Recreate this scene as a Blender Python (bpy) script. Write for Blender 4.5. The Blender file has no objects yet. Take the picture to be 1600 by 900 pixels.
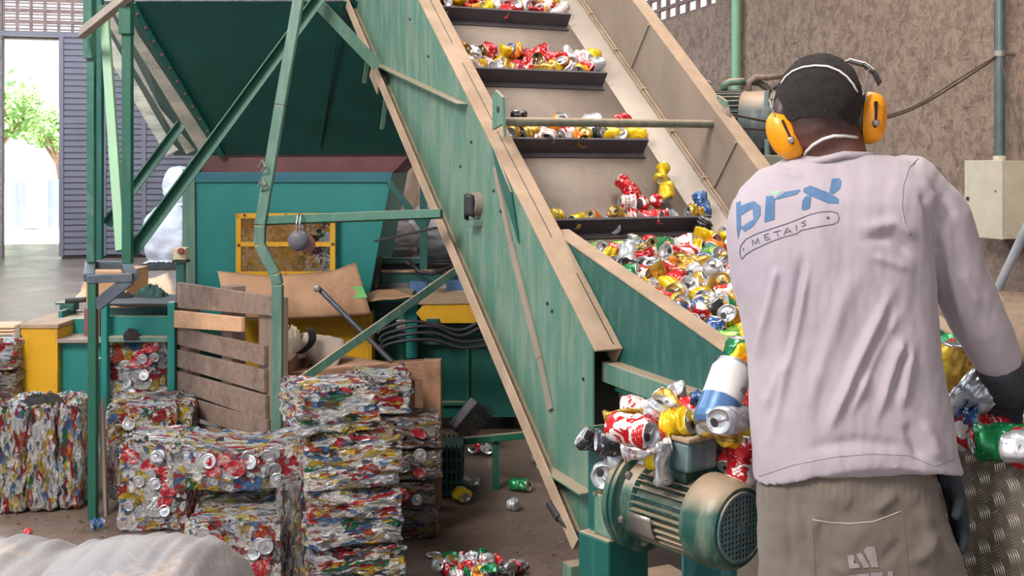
import bpy, bmesh, math, random
import numpy as np
from math import sin, cos, radians as RAD, pi, sqrt, atan2
from mathutils import Vector as V, Matrix, noise, Euler
from mathutils.bvhtree import BVHTree
random.seed(7)
SC = bpy.context.scene
COL = SC.collection
# ------------------------------------------------------------------ camera
FPX, HV = 1800.0, 259.0                       # focal length in px of 1600 wide, horizon row
YAW = RAD(14.93)
FW = V((sin(YAW), cos(YAW), 0)); RT = V((cos(YAW), -sin(YAW), 0)); UP = V((0, 0, 1))
CAM = V((0, 0, 1.5))
cd = bpy.data.cameras.new('camera'); cam = bpy.data.objects.new('camera', cd); COL.objects.link(cam)
cd.sensor_width = 36; cd.lens = 36*FPX/1600; cd.shift_y = -(450-HV)/1600; cd.clip_start = .05; cd.clip_end = 200
cam.location = CAM; cam.rotation_euler = (pi/2, 0, -YAW); SC.camera = cam
# ------------------------------------------------------------------ light
SC.view_settings.view_transform = 'Standard'; SC.view_settings.look = 'None'
SC.view_settings.gamma = 1; SC.view_settings.use_curve_mapping = False
SC.view_settings.exposure = 0.25
w = bpy.data.worlds.new('world'); SC.world = w; w.use_nodes = True
w.node_tree.nodes['Background'].inputs[0].default_value = (.86, .93, 1, 1)
w.node_tree.nodes['Background'].inputs[1].default_value = 1.15
sd = bpy.data.lights.new('sun', 'SUN'); sd.energy = 26; sd.angle = RAD(.6); sd.color = (1, .95, .86)
sun = bpy.data.objects.new('sun', sd); COL.objects.link(sun)
sun.rotation_euler = V((.25, .42, -.87)).to_track_quat('-Z', 'Y').to_euler()
def area(loc, tgt, sx, sy, e, col=(1, .96, .9)):  # area lights added as key and fill, not fixtures of the shed
    d = bpy.data.lights.new('added_area', 'AREA'); d.shape = 'RECTANGLE'; d.size = sx; d.size_y = sy
    d.energy = e; d.color = col
    o = bpy.data.objects.new('added_area', d); COL.objects.link(o); o.location = loc
    o.rotation_euler = (V(tgt)-V(loc)).to_track_quat('-Z', 'Y').to_euler()
area((-3.0, .6, 5.6), (1.2, 3.4, 0.9), 2.0, 2.0, 560, (1, .93, .85))
area((-3.5, 13, 6.3), (-3.5, 15, 0), 5, 4, 1500, (.72, .87, 1))
area((-2.5, 7, 6.3), (-1.5, 7, 0), 3, 3, 150, (.9, .95, 1))
area((3.2, 5.5, 6.5), (4.2, 7, 1), 2, 5, 330, (1, .93, .85))
# ------------------------------------------------------------------ helpers
def P(u, v, d): return CAM + FW*d + RT*((u-800)/FPX*d) + UP*(-(v-HV)/FPX*d)
def ray(u, v): return (P(u, v, 1)-CAM)
def G(u, v, z=0):
    r = ray(u, v); return CAM + r*((z-1.5)/r.z)
def onplane(u, v, p0, n):
    r = ray(u, v); return CAM + r*((p0-CAM).dot(n)/r.dot(n))
def pix(p):
    q = V(p)-CAM; d = q.dot(FW); return (800+FPX*q.dot(RT)/d, HV-FPX*q.z/d, d)
def srgb(h):
    h = h.lstrip('#'); c = [int(h[i:i+2], 16)/255 for i in (0, 2, 4)]
    return tuple(x/12.92 if x < .04045 else ((x+.055)/1.055)**2.4 for x in c)+(1,)
class NT:
    def __init__(s, name):
        s.m = bpy.data.materials.new(name); s.m.use_nodes = True; s.t = s.m.node_tree
        s.b = s.t.nodes['Principled BSDF']; s.tc = s.t.nodes.new('ShaderNodeTexCoord')
    def n(s, typ, ins=None, **kw):
        x = s.t.nodes.new('ShaderNode'+typ)
        for k, v in kw.items(): setattr(x, k, v)
        for k, v in (ins or {}).items():
            if hasattr(v, 'is_output') or isinstance(v, bpy.types.NodeSocket): s.t.links.new(v, x.inputs[k])
            else: x.inputs[k].default_value = v
        return x
    def mapping(s, scale=(1, 1, 1), rot=(0, 0, 0), src=None, off=None):
        x = s.n('Mapping', {'Vector': src or s.tc.outputs['Object'], 'Scale': scale, 'Rotation': rot})
        if off is not None: s.t.links.new(off, x.inputs['Location'])
        return x.outputs[0]
    def noise(s, vec, sc, det=4, rough=.6, dist=0):
        return s.n('TexNoise', {'Vector': vec, 'Scale': sc, 'Detail': det, 'Roughness': rough, 'Distortion': dist}).outputs[0]
    def ramp(s, fac, stops, interp='LINEAR'):
        x = s.n('ValToRGB', {'Fac': fac}); x.color_ramp.interpolation = interp
        e = x.color_ramp.elements
        while len(e) < len(stops): e.new(.5)
        for i, (p, c) in enumerate(stops):
            e[i].position = p; e[i].color = srgb(c) if isinstance(c, str) else (c, c, c, 1)
        return x.outputs[0]
    def mix(s, f, a, b, blend='MIX'):
        x = s.n('MixRGB', {}, blend_type=blend)
        for k, v in (('Fac', f), ('Color1', a), ('Color2', b)):
            if isinstance(v, bpy.types.NodeSocket): s.t.links.new(v, x.inputs[k])
            elif isinstance(v, str): x.inputs[k].default_value = srgb(v)
            else: x.inputs[k].default_value = v
        return x.outputs[0]
    def math(s, op, a, b=0.0):
        x = s.n('Math', {}, operation=op)
        for k, v in ((0, a), (1, b)):
            if isinstance(v, bpy.types.NodeSocket): s.t.links.new(v, x.inputs[k])
            else: x.inputs[k].default_value = v
        return x.outputs[0]
    def bump(s, h, strength=.3, dist=.01):
        x = s.n('Bump', {'Height': h, 'Strength': strength, 'Distance': dist}); s.t.links.new(x.outputs[0], s.b.inputs['Normal'])
    def out(s, col=None, rough=.6, metal=0, **kw):
        for k, v in (('Base Color', col), ('Roughness', rough), ('Metallic', metal))+tuple((a.replace('_', ' '), b) for a, b in kw.items()):
            if v is None: continue
            if isinstance(v, bpy.types.NodeSocket): s.t.links.new(v, s.b.inputs[k])
            elif isinstance(v, str): s.b.inputs[k].default_value = srgb(v)
            else: s.b.inputs[k].default_value = v
        return s.m
MATS = {}
def mat(name, c1, c2=None, sc=6, rough=.6, metal=0, bump=0, bsc=60, c3=None, dirt=.55, dsc=3, stretch=(1, 1, 1), **kw):
    """paint / cloth / dirt in one: c1-c2 fine mottling, c3 = dirt patches with their own noise"""
    if name in MATS: return MATS[name]
    t = NT(name); vec = t.mapping(stretch)
    col = t.mix(t.ramp(t.noise(vec, sc, 5), [(.35, 0.), (.65, 1.)]), c1, c2 or c1)
    if c3:
        f = t.ramp(t.noise(vec, dsc, 6, .7, .4), [(dirt-.1, 0.), (dirt+.1, 1.)])
        col = t.mix(f, col, c3)
    if bump: t.bump(t.noise(vec, bsc, 4, .7), bump)
    MATS[name] = t.out(col, rough, metal, **kw); return MATS[name]
# ---- mesh building
class MB:
    def __init__(s): s.v = []; s.f = []; s.mi = []; s.cur = 0
    def add(s, vs, fs):
        n = len(s.v); s.v += [tuple(x) for x in vs]; s.f += [tuple(i+n for i in f) for f in fs]; s.mi += [s.cur]*len(fs); return s
    def hexa(s, c):   # 8 corners: bottom ring, top ring
        return s.add(c, [(3, 2, 1, 0), (4, 5, 6, 7), (0, 1, 5, 4), (1, 2, 6, 5), (2, 3, 7, 6), (3, 0, 4, 7)])
    def box(s, c, ex, ey, ez):      # centre + half vectors
        c, ex, ey, ez = V(c), V(ex), V(ey), V(ez)
        return s.hexa([c-ex-ey-ez, c+ex-ey-ez, c+ex+ey-ez, c-ex+ey-ez, c-ex-ey+ez, c+ex-ey+ez, c+ex+ey+ez, c-ex+ey+ez])
    def beam(s, p, q, w, h, side=None):
        p, q = V(p), V(q); d = (q-p).normalized(); sd = V(side) if side is not None else RT
        sd = (sd-d*sd.dot(d)).normalized(); n = d.cross(sd)
        return s.box((p+q)/2, sd*w/2, n*h/2, (q-p)/2)
    def angle(s, p, q, w, t=.006, side=None, flip=1):      # L-section bar
        p, q = V(p), V(q); d = (q-p).normalized(); sd = V(side) if side is not None else RT
        sd = (sd-d*sd.dot(d)).normalized(); n = d.cross(sd)*flip
        s.box((p+q)/2, sd*w/2, n*t/2, (q-p)/2)
        return s.box((p+q)/2-sd*(w/2-t/2)+n*w/2, sd*t/2, n*w/2, (q-p)/2)
    def prism(s, pts, ext):         # planar outline + extrusion vector
        pts = [V(p) for p in pts]; ext = V(ext); n = len(pts)
        vs = pts+[p+ext for p in pts]
        return s.add(vs, [tuple(range(n))[::-1], tuple(range(n, 2*n))]+[(i, (i+1) % n, n+(i+1) % n, n+i) for i in range(n)])
    def tube(s, pts, r, seg=10, cap=True):
        pts = [V(p) for p in pts]; m = len(pts); rr = r if isinstance(r, (list, tuple)) else [r]*m
        vs = []; prev = None
        for i, p in enumerate(pts):
            d = (pts[min(i+1, m-1)]-pts[max(i-1, 0)]).normalized()
            a = prev-d*prev.dot(d) if prev is not None else d.orthogonal()
            if a.length < 1e-6: a = d.orthogonal()
            a.normalize(); prev = a; b = d.cross(a)
            vs += [p+(a*cos(2*pi*k/seg)+b*sin(2*pi*k/seg))*rr[i] for k in range(seg)]
        fs = [(i*seg+k, i*seg+(k+1) % seg, (i+1)*seg+(k+1) % seg, (i+1)*seg+k) for i in range(m-1) for k in range(seg)]
        if cap: fs += [tuple(range(seg))[::-1], tuple(range((m-1)*seg, m*seg))]
        return s.add(vs, fs)
    def lathe(s, p, axis, prof, seg=32, cap=True):      # prof: list of (along, radius)
        p = V(p); ax = V(axis).normalized(); a = ax.orthogonal().normalized(); b = ax.cross(a)
        vs = [p+ax*t+(a*cos(2*pi*k/seg)+b*sin(2*pi*k/seg))*r for t, r in prof for k in range(seg)]
        m = len(prof)
        fs = [(i*seg+k, i*seg+(k+1) % seg, (i+1)*seg+(k+1) % seg, (i+1)*seg+k) for i in range(m-1) for k in range(seg)]
        if cap: fs += [tuple(range(seg))[::-1], tuple(range((m-1)*seg, m*seg))]
        return s.add(vs, fs)
    def grid(s, fn, nu, nv, close=False):      # fn(i/nu, j/nv)
        vs = [fn(i/nu, j/nv) for j in range(nv+1) for i in range(nu+1)]
        return s.add(vs, [(j*(nu+1)+i, j*(nu+1)+i+1, (j+1)*(nu+1)+i+1, (j+1)*(nu+1)+i) for j in range(nv) for i in range(nu)])
    def build(s, name, m, parent=None, smooth=False, bevel=0, solid=0, subsurf=0, loc=None):
        me = bpy.data.meshes.new(name); off = V((0, 0, 0))
        if parent is not None: off = WL.get(parent.name, V((0, 0, 0)))
        elif loc is not None: off = V(loc)
        me.from_pydata([tuple(V(x)-off) for x in s.v], [], s.f)
        for mm in (m if isinstance(m, (list, tuple)) else [m]): me.materials.append(mm)
        me.polygons.foreach_set('material_index', s.mi)
        bm = bmesh.new(); bm.from_mesh(me); bmesh.ops.recalc_face_normals(bm, faces=bm.faces); bm.to_mesh(me); bm.free()
        if smooth:
            me.polygons.foreach_set('use_smooth', [True]*len(me.polygons))
        o = bpy.data.objects.new(name, me); COL.objects.link(o)
        if parent is not None: o.parent = parent
        elif loc is not None: o.location = off
        WL[o.name] = off
        if solid: md = o.modifiers.new('s', 'SOLIDIFY'); md.thickness = solid; md.offset = 0
        if bevel: md = o.modifiers.new('b', 'BEVEL'); md.width = bevel; md.segments = 2; md.limit_method = 'ANGLE'; md.angle_limit = RAD(40)
        if subsurf: md = o.modifiers.new('ss', 'SUBSURF'); md.levels = md.render_levels = subsurf
        if smooth == 'auto':
            try: me.set_sharp_from_angle(angle=RAD(38))
            except Exception: pass
        return o
WL = {}
def tag(o, label, cat, group=None, kind=None):
    if label: o['label'] = label
    if cat: o['category'] = cat
    if group: o['group'] = group
    if kind: o['kind'] = kind
    return o
def thing(name, label, cat, loc=(0, 0, 0), group=None):
    o = bpy.data.objects.new(name, None); o.empty_display_size = .1; COL.objects.link(o); o.location = loc
    WL[o.name] = V(loc); return tag(o, label, cat, group)
def struct(o, label=None): o['kind'] = 'structure'; (label and o.__setitem__('label', label)); return o
# ---- conveyor frame
HA, IA = RAD(10.22), RAD(39.66)
CX = V((cos(HA), sin(HA), 0)); CH = V((-sin(HA), cos(HA), 0))
CD = CH*cos(IA)+UP*sin(IA); CN = -CH*sin(IA)+UP*cos(IA)
CO = P(864, 343, 4.1)-CX*.095-CN*.32
def L(x, y, z): return CO+CX*x+CD*y+CN*z
def cpix(u, v, x):            # pixel ray on conveyor side plane x -> world
    return onplane(u, v, L(x, 0, 0), CX)
def loc_c(p):
    q = V(p)-CO; return (q.dot(CX), q.dot(CD), q.dot(CN))
# ================================================================== SETTING
m_floor = NT('floor_concrete')
def _f():
    t = m_floor; v = t.mapping((1, 1, 1))
    n1 = t.noise(v, 1.1, 7, .65, .3); n2 = t.noise(v, 9, 6, .7); n3 = t.noise(v, 60, 3)
    c = t.mix(t.ramp(n1, [(.35, 0.), (.7, 1.)]), '#5f4f48', '#7c6a5f')
    c = t.mix(t.ramp(n2, [(.45, 0.), (.75, .7)]), c, '#4f423e')
    c = t.mix(t.ramp(n3, [(.6, 0.), (.75, .5)]), c, '#b5a596')
    t.bump(t.mix(.5, n2, n3), .25, .01)
    return t.out(c, t.ramp(n1, [(.3, .27), (.7, .55)]), 0)
m_floor = _f()
MB().box((-2, 8, -.1), (14, 0, 0), (0, 16, 0), (0, 0, .1)).build('floor', m_floor)
struct(bpy.data.objects['floor'], 'dusty concrete floor of the shed')
WX, WY = 5.5, 19.9
def _wall(name, ca, cb, cc):
    t = NT(name); v = t.mapping((1, 1, 1)); vs = t.mapping((5, 5, 1.0)); vh = t.mapping((1, 1, 6))
    c = t.mix(t.noise(v, 1.2, 5), ca, cb)
    c = t.mix(t.ramp(t.noise(v, 11, 8, .8, .6), [(.42, .75), (.56, 0.)]), c, cc)
    f = t.noise(t.mapping((1, 1, 1)), 26, 6, .85)
    s1 = t.ramp(t.noise(vs, 6, 4, .7, .3), [(.60, 0.), (.68, 1.)]); s2 = t.ramp(t.noise(vh, 6, 4, .7, .3), [(.60, 0.), (.68, 1.)])
    sc = t.math('MAXIMUM', s1, s2)
    c = t.mix(t.math('MULTIPLY', sc, .6), c, '#4b3a33')
    c = t.mix(t.ramp(f, [(.5, 0.), (.8, .5)]), c, '#b8a492')
    t.bump(t.math('SUBTRACT', f, t.math('MULTIPLY', sc, .4)), .7, .03)
    return t.out(c, .95, 0)
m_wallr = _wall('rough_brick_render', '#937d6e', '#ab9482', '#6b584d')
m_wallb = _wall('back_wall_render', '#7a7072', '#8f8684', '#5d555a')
m_block = mat('vent_block_clay', '#8a6f66', '#6d5a56', 9, .9)
# right wall with a vent band ---------------------------------------------------
VZ = 3.29
vy1 = onplane(1118, 8, V((WX, 0, 0)), V((1, 0, 0))).y
def rbox(mb, x0, x1, y0, y1, z0, z1):
    return mb.box(((x0+x1)/2, (y0+y1)/2, (z0+z1)/2), ((x1-x0)/2, 0, 0), (0, (y1-y0)/2, 0), (0, 0, (z1-z0)/2))
mb = MB(); rbox(mb, WX, WX+.25, -6, WY, 0, VZ); rbox(mb, WX, WX+.25, -6, vy1, VZ, 7); rbox(mb, WX, WX+.25, vy1, WY, VZ+1.08, 7)
struct(mb.build('wall_right', m_wallr), 'rough brown rendered block wall')
mb = MB(); y = vy1
while y < WY:
    rbox(mb, WX+.05, WX+.09, y, y+.05, VZ, VZ+1.08); y += .30
for k in range(7): rbox(mb, WX+.052, WX+.088, vy1, WY, VZ+k*.155, VZ+k*.155+.045)
struct(mb.build('window_1', m_block), 'band of open clay vent blocks high in the right wall')
rl = MB().beam((WX-.06, vy1+1, VZ+.52), (WX-.06, WY-1, VZ+.52), .05, .05, (1, 0, 0)).build('trim_1', mat('galv_rail', '#b9bcc0', '#8d9298', 8, .4, .7)); struct(rl, 'metal rail across the vent blocks')
# back wall: opening, sliding door, vents ---------------------------------------
BP = V((0, WY, 0)); BN = V((0, 1, 0))
def bx(u, v): return onplane(u, v, BP, BN)
dx0, dx1 = bx(3, 300).x, bx(96, 300).x; dz = bx(50, 60).z
vz0, vz1 = bx(60, 51).z, bx(60, 51).z+1.25
sx1 = bx(305, 300).x
mb = MB()
rbox(mb, -14, dx0, WY, WY+.25, 0, 7); rbox(mb, dx0, -1.2, WY, WY+.25, dz, vz0); rbox(mb, -14, WX, WY, WY+.25, vz1, 7)
rbox(mb, dx1, WX, WY, WY+.25, 0, vz0); rbox(mb, -1.2, WX, WY, WY+.25, vz0-.01, vz1)
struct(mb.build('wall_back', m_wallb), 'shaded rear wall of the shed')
mb = MB(); x = bx(-20, 20).x; pit = (bx(124, 20).x-bx(16, 20).x)/5.0
while x < -1.2:
    rbox(mb, x, x+pit*.2, WY+.03, WY+.08, vz0, vz1); x += pit
nz = 7; zp = (vz1-vz0)/nz
for k in range(nz+1): rbox(mb, dx0-1, -1.2, WY+.031, WY+.079, vz0+k*zp-.03, vz0+k*zp+.028)
for k in range(nz):
    for q in (1, 2): rbox(mb, dx0-1, -1.2, WY+.04, WY+.07, vz0+(k+q/3)*zp-.010, vz0+(k+q/3)*zp+.010)
struct(mb.build('window_2', m_block), 'rows of open vent blocks above the doorway')
# corrugated sliding door
t = NT('door_grey'); dcol = t.mix(t.noise(t.mapping(), 3, 5), '#656069', '#524d57'); m_door = t.out(dcol, .55, .2)
door = MB(); z = .06; ytop = dz+.02; yy = WY-.14; pr = .0
rows = []
while z < ytop: rows.append(z); z += .0975
for i, z0 in enumerate(rows):
    rbox(door, dx1-.02, sx1, yy, yy+.03, z0, z0+.068); rbox(door, dx1-.02, sx1, yy+.022, yy+.04, z0+.068, z0+.0975)
for xx in (dx1-.02, bx(160, 300).x, bx(222, 300).x, sx1-.07): rbox(door, xx, xx+.07, yy-.02, yy+.05, .04, ytop)
rbox(door, dx1, sx1, yy-.015, yy+.05, 2.78-.6, 2.85-.6)
struct(door.build('door_1', m_door, bevel=.004), 'grey corrugated sliding door beside the bright doorway')
MB().box(((dx0+sx1)/2, WY-.1, dz+.055), ((sx1-dx0)/2, 0, 0), (0, .05, 0), (0, 0, .035)).build('trim_2', m_door); struct(bpy.data.objects['trim_2'])
m_ceil = mat('roof_sheet', '#8d8d8d', '#7a7a7a', 5, .8)
struct(rbox(MB(), -9, WX+.3, -6, WY+.3, 7, 7.1).build('ceiling', m_ceil), 'roof sheeting')
# outside -----------------------------------------------------------------------
m_yard = mat('yard_concrete', '#d8d2c8', '#c6bfb4', 3, .9)
struct(rbox(MB(), -30, 12, WY+.25, WY+40, -.12, -.01).build('yard_ground', m_yard), 'sunlit concrete yard outside the doorway')
m_gate = mat('blue_sheet', '#8fa9bd', '#7895ad', 4, .5)
def yp(u, v, Y): return onplane(u, v, V((0, Y, 0)), BN)
for (ua, ub, va, lab) in ((19, 38, 281, 'pale blue corrugated gate leaf seen through the doorway, left one'), (74, 96, 280, 'pale blue corrugated gate leaf at the right edge of the bright doorway')):
    a, b = yp(ua, va, WY+9), yp(ub, va, WY+9); mb = MB(); n = 7
    gl = thing('gate_leaf', lab, 'gate', (a.x, WY+9, 0)); w_ = (b.x-a.x)/n
    for k in range(n):
        rbox(mb, a.x+k*w_, a.x+(k+.6)*w_, WY+9, WY+9.03, 0.05, a.z); rbox(mb, a.x+(k+.6)*w_, a.x+(k+1)*w_, WY+9.03, WY+9.06, 0.05, a.z)
    mb.build('sheet', m_gate, gl)
    f = MB(); rbox(f, a.x, b.x, WY+9.06, WY+9.1, .3, .36); rbox(f, a.x, b.x, WY+9.06, WY+9.1, a.z-.2, a.z-.14); rbox(f, a.x-.05, a.x, WY+9, WY+9.08, 0, a.z); f.build('gate_frame', m_gate, gl)
m_yw = mat('white_yard_wall', '#f1efec', '#e6e2dc', 3, .9)
a, b = yp(-40, 283, WY+9.6), yp(130, 283, WY+9.6)
struct(rbox(MB(), a.x, b.x, WY+9.5, WY+9.75, 0, a.z-.05).build('wall_yard', m_yw), 'white boundary wall across the yard')
m_leaf = mat('tree_leaf', '#8fb877', '#a9cc8b', 9, .7); m_bark = mat('tree_bark', '#6d5a48', '#84705c', 12, .9)
def tree(c, h, r, lab, seed):
    rnd = random.Random(seed); t_ = thing('tree', lab, 'tree', c)
    c = V(c); mb = MB().tube([c, c+V((.1, 0, h*.3)), c+V((-.1, .1, h*.55))], [.16, .12, .07], 8)
    for k in range(7):
        a = rnd.uniform(0, 6.28); mb.tube([c+V((0, 0, h*.4)), c+V((cos(a)*r*.6, sin(a)*r*.6, h*(.6+.25*rnd.random())))], [.07, .02], 6)
    mb.build('trunk', m_bark, t_)
    mb = MB()
    for k in range(5200):
        d = V((rnd.gauss(0, 1), rnd.gauss(0, 1), rnd.gauss(0, 1))).normalized(); rr = r*(rnd.random()**.4)
        rr *= .75+.5*noise.noise(d*2+V((seed, 0, 0)))
        p = c+V((0, 0, h*.68))+V((d.x*rr, d.y*rr, d.z*rr*.62)); a = V((rnd.gauss(0, 1), rnd.gauss(0, 1), rnd.gauss(0, .6))).normalized(); b = a.orthogonal().normalized()
        s_ = rnd.uniform(.05, .11); mb.add([p-a*s_, p+b*s_*.5, p+a*s_, p-b*s_*.5], [(0, 1, 2, 3)])
    mb.build('foliage', m_leaf, t_)
q = yp(10, 250, WY+11); tree((q.x-.5, WY+12, 0), 4.3, 1.7, 'green tree washed out by sun beyond the yard wall, left one', 3)
q = yp(62, 250, WY+13); tree((q.x, WY+17, 0), 3.9, 1.2, 'small sunlit tree beyond the yard wall, between the gate leaves', 5)
# ================================================================== CONVEYOR
def paint(name, c1, c2, dirt='#a08c7a', am=.62, rough=.5, sc=5):
    """painted steel with streaks and settled dust"""
    t = NT(name); v = t.mapping((1, 1, 1)); vs = t.mapping((7, 7, 1.2))
    c = t.mix(t.noise(v, sc, 5), c1, c2)
    c = t.mix(t.ramp(t.noise(vs, 3, 5, .7), [(am-.12, 0.), (am+.14, .8)]), c, dirt)
    c = t.mix(t.ramp(t.noise(v, 70, 3, .7), [(.62, 0.), (.72, .6)]), c, dirt)
    geo = t.n('NewGeometry'); nz = t.n('SeparateXYZ', {0: geo.outputs['Normal']}).outputs[2]
    up = t.math('MULTIPLY', t.ramp(nz, [(.35, 0.), (.75, 1.)]), t.ramp(t.noise(v, 14, 5), [(.25, .75), (.7, 1.)]))
    c = t.mix(up, c, '#a8927c')           # dust lies on upward faces
    t.bump(t.noise(v, 45, 4, .7), .12, .004)
    MATS[name] = t.out(c, rough, .05); return MATS[name]
m_cgreen = paint('conveyor_green_paint', '#426b5e', '#577f70', '#7d8a7b', .55)
m_fgreen = paint('frame_green_paint', '#0d4a3b', '#185c49', '#41695a', .64)
m_lgreen = paint('pale_green_paint', '#6c9a78', '#7fab89', '#87958a', .6)
m_dgreen = paint('dark_green_paint', '#0c4a44', '#115850', '#3a6a60', .66, .4)
m_teal = paint('teal_paint', '#12706c', '#1b7d76', '#3f7a75', .7, .5)
m_steal = paint('skirt_teal_paint', '#164843', '#1f5750', '#47706a', .62)
m_dust = mat('dusty_steel', '#ab937d', '#957f6b', 7, .85, 0, .3, 60, c3='#8f8a76', dirt=.66, dsc=5)
m_skirt = mat('skirt_sheet', '#9a8c80', '#8b7e73', 5, .6, .2, .1, 40, c3='#86887a', dirt=.62, dsc=3, stretch=(1, 1, .4))
m_rubber = mat('cleat_rubber', '#3b363c', '#453f44', 12, .6, 0, .1)
m_black = mat('black_paint', '#1b1b1e', '#26262a', 12, .55)
m_belt = NT('belt_rubber')
def _b():
    t = m_belt; v = t.mapping((1, 1, 1)); n = t.noise(v, 3, 6, .7)
    c = t.mix(t.ramp(n, [(.3, 0.), (.7, 1.)]), '#75685f', '#8a7e74')
    c = t.mix(t.ramp(t.noise(t.mapping((9, 2, 2), (0, 0, .8)), 4, 6, .8), [(.6, 0.), (.75, .5)]), c, '#b3a79b')
    c = t.mix(t.ramp(t.noise(v, 22, 6, .8), [(.58, 0.), (.7, .5)]), c, '#5c524c')
    t.bump(t.noise(v, 30, 6, .8), .25, .005); return t.out(c, .7)
m_belt = _b()
conv = thing('inclined_conveyor', 'dusty green inclined belt conveyor carrying crushed cans up to the hopper', 'conveyor', (CO.x, CO.y, 0))
TZ = lambda x, h, z: V((CO.x, CO.y, 0))+CX*x+CH*h+UP*z       # tail frame: across, horizontal run, height
Y1 = 3.5
def panel_poly(x):
    hb = -.665
    return [L(x, Y1, -.2), L(x, Y1, .32), L(x, -.599, .32), TZ(x, hb, .21), L(x, -1.03, -.2)]
def web(x, nm, m):
    mb = MB(); ys = [-.599+(Y1+.599)*i/8 for i in range(9)]
    def q(y, n): return L(x, y, n)
    ring = []
    for i, y in enumerate(ys): ring.append([q(y, -.2), q(y, -.03), q(y, .15), q(y, .32)])
    ring.insert(0, [L(x, -1.03, -.2), L(x, -.98, -.13), TZ(x, -.665, .40), TZ(x, -.665, .90)])
    vs = [p for r in ring for p in r]; n = len(vs); vs += [p+CX*.006 for p in vs]; R_ = len(ring); fs = []
    for i in range(R_-1):
        for j in range(3):
            a = i*4+j; fs += [(a, a+1, a+5, a+4), (n+a+4, n+a+5, n+a+1, n+a)]
        fs += [(i*4, (i+1)*4, n+(i+1)*4, n+i*4), (i*4+3, n+i*4+3, n+(i+1)*4+3, (i+1)*4+3)]
    for i in (0, R_-1):
        for j in range(3): a = i*4+j; fs.append((a, a+1, n+a+1, n+a))
    mb.add(vs, fs); return mb.build(nm, m, conv)
web(0, 'side_panel', m_cgreen)
fl = MB()
def strip(mb, y0, y1, x0, x1, n0, n1): return mb.box(L((x0+x1)/2, (y0+y1)/2, (n0+n1)/2), CX*(x1-x0)/2, CD*(y1-y0)/2, CN*(n1-n0)/2)
strip(fl, -.62, Y1, -.002, .098, .32, .328); strip(fl, -.62, Y1, .09, .098, .25, .322)
fl.build('top_flange', m_dust, conv, bevel=.002)
fl = MB(); strip(fl, -.98, Y1, -.05, .003, -.205, -.198); strip(fl, -.98, Y1, -.052, -.046, -.205, -.150)
fl.build('bottom_flange', m_dust, conv, bevel=.0015)
# grey seam strips lying on the flange
sm = MB()
for a_, b_, o_ in ((.55, .95, .05), (-.1, .5, .047), (-.6, -.28, .07), (1.1, 1.9, .05)): strip(sm, a_, b_, o_, o_+.003, .3282, .3292)
sm.build('seam', m_black, conv)
# stiffening ribs welded on the web
def rib(u0, v0, u1, v1, deep=.05, th=.006, x=-.001, m=m_cgreen):
    a, b = cpix(u0, v0, x), cpix(u1, v1, x); d = (b-a).normalized(); n = CX.cross(d)
    MB().box((a+b)/2-CX*deep/2, d*(b-a).length/2, CX*deep/2, n*th/2).build('rib', m, conv, bevel=.001)
rib(592, 99, 731, 163, .045); rib(858, 727, 927, 770, .05); rib(800, 380, 845, 560, .012, .03, m=m_skirt)
rib(776, 262, 800, 380, .012, .02, m=m_skirt)
rib(845, 560, 862, 640, .010, .03, m=m_skirt)
# folded gusset between web and ribs
MB().prism([cpix(776, 262, -.004), cpix(770, 225, -.004), cpix(800, 300, -.004), cpix(812, 380, -.004)], CX*-.006).build('gusset', m_dgreen, conv)
for u, v in ((641, 30), (670, 88), (737, 222), (772, 298), (783, 330), (820, 480), (856, 474), (863, 486), (842, 543), (912, 592), (700, 20), (720, 260)):
    p = cpix(u, v, 0); MB().lathe(p, -CX, [(0, .006), (.004, .006), (.006, .003)], 8).build('bolt_head', m_black, conv)
# inspection port with torn rubber flap
pt = MB(); pc = cpix(748, 318, 0); r0 = CD; 
e1 = CH*.5+UP*.866; e2 = CX.cross(e1)
pt.lathe(pc+CX*.004, -CX, [(0, .045), (.035, .045), (.035, .036), (0, .036)], 20, cap=False)
pt.build('port_collar', m_skirt, conv, smooth='auto')
MB().lathe(pc+CX*.002, -CX, [(0, .037), (.012, .037)], 20).build('port_hole', m_black, conv)
mb = MB(); mb.grid(lambda a, b: pc-CX*(.03+.03*sin(a*pi))+UP*(-.045-.0*a+.085*(1-b)-.01)+CH*(a-.5)*.06+UP*.01*sin(a*5), 6, 6)
mb.build('flap', m_black, conv, solid=.004, smooth=True)
MB().box(pc-CX*.02-UP*.075, CH*.035, CX*.02, UP*.012).build('port_lip', m_cgreen, conv, bevel=.002)
# far side
XF = 1.15
MB().prism([L(XF, Y1, -.2), L(XF, Y1, .32), L(XF, -.7, .32), TZ(XF, -.70, .21), L(XF, -1.03, -.2)], CX*.006).build('side_panel', m_skirt, conv)
fl = MB(); strip(fl, -.75, Y1, XF-.002, XF+.075, .32, .327); fl.build('top_flange', m_dust, conv, bevel=.002)
for y in (1.35, .45, -.3): fl = MB(); strip(fl, y, y+.012, XF-.012, XF, .02, .32); fl.build('rib', m_skirt, conv)
mb = MB(); mb.hexa([L(1.01, -.9, .002), L(XF, -.9, .05), L(XF, Y1, .05), L(1.01, Y1, .002), L(1.01, -.9, .006), L(XF, -.9, .054), L(XF, Y1, .054), L(1.01, Y1, .006)])
mb.build('belt_skirt', mat('pale_skirt', '#a3988e', '#958a80', 4, .5, .2, .1), conv)
mb = MB(); mb.tube([L(XF-.008, -.9, .062), L(XF-.008, Y1, .062)], .0055, 8); mb.tube([L(XF-.022, -.9, .057), L(XF-.022, Y1, .057)], .004, 8)
y = -.8
while y < Y1: strip(mb, y, y+.012, XF-.03, XF, .055, .07); y += .33
mb.build('edge_rail', m_dust, conv, smooth='auto')
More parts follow.
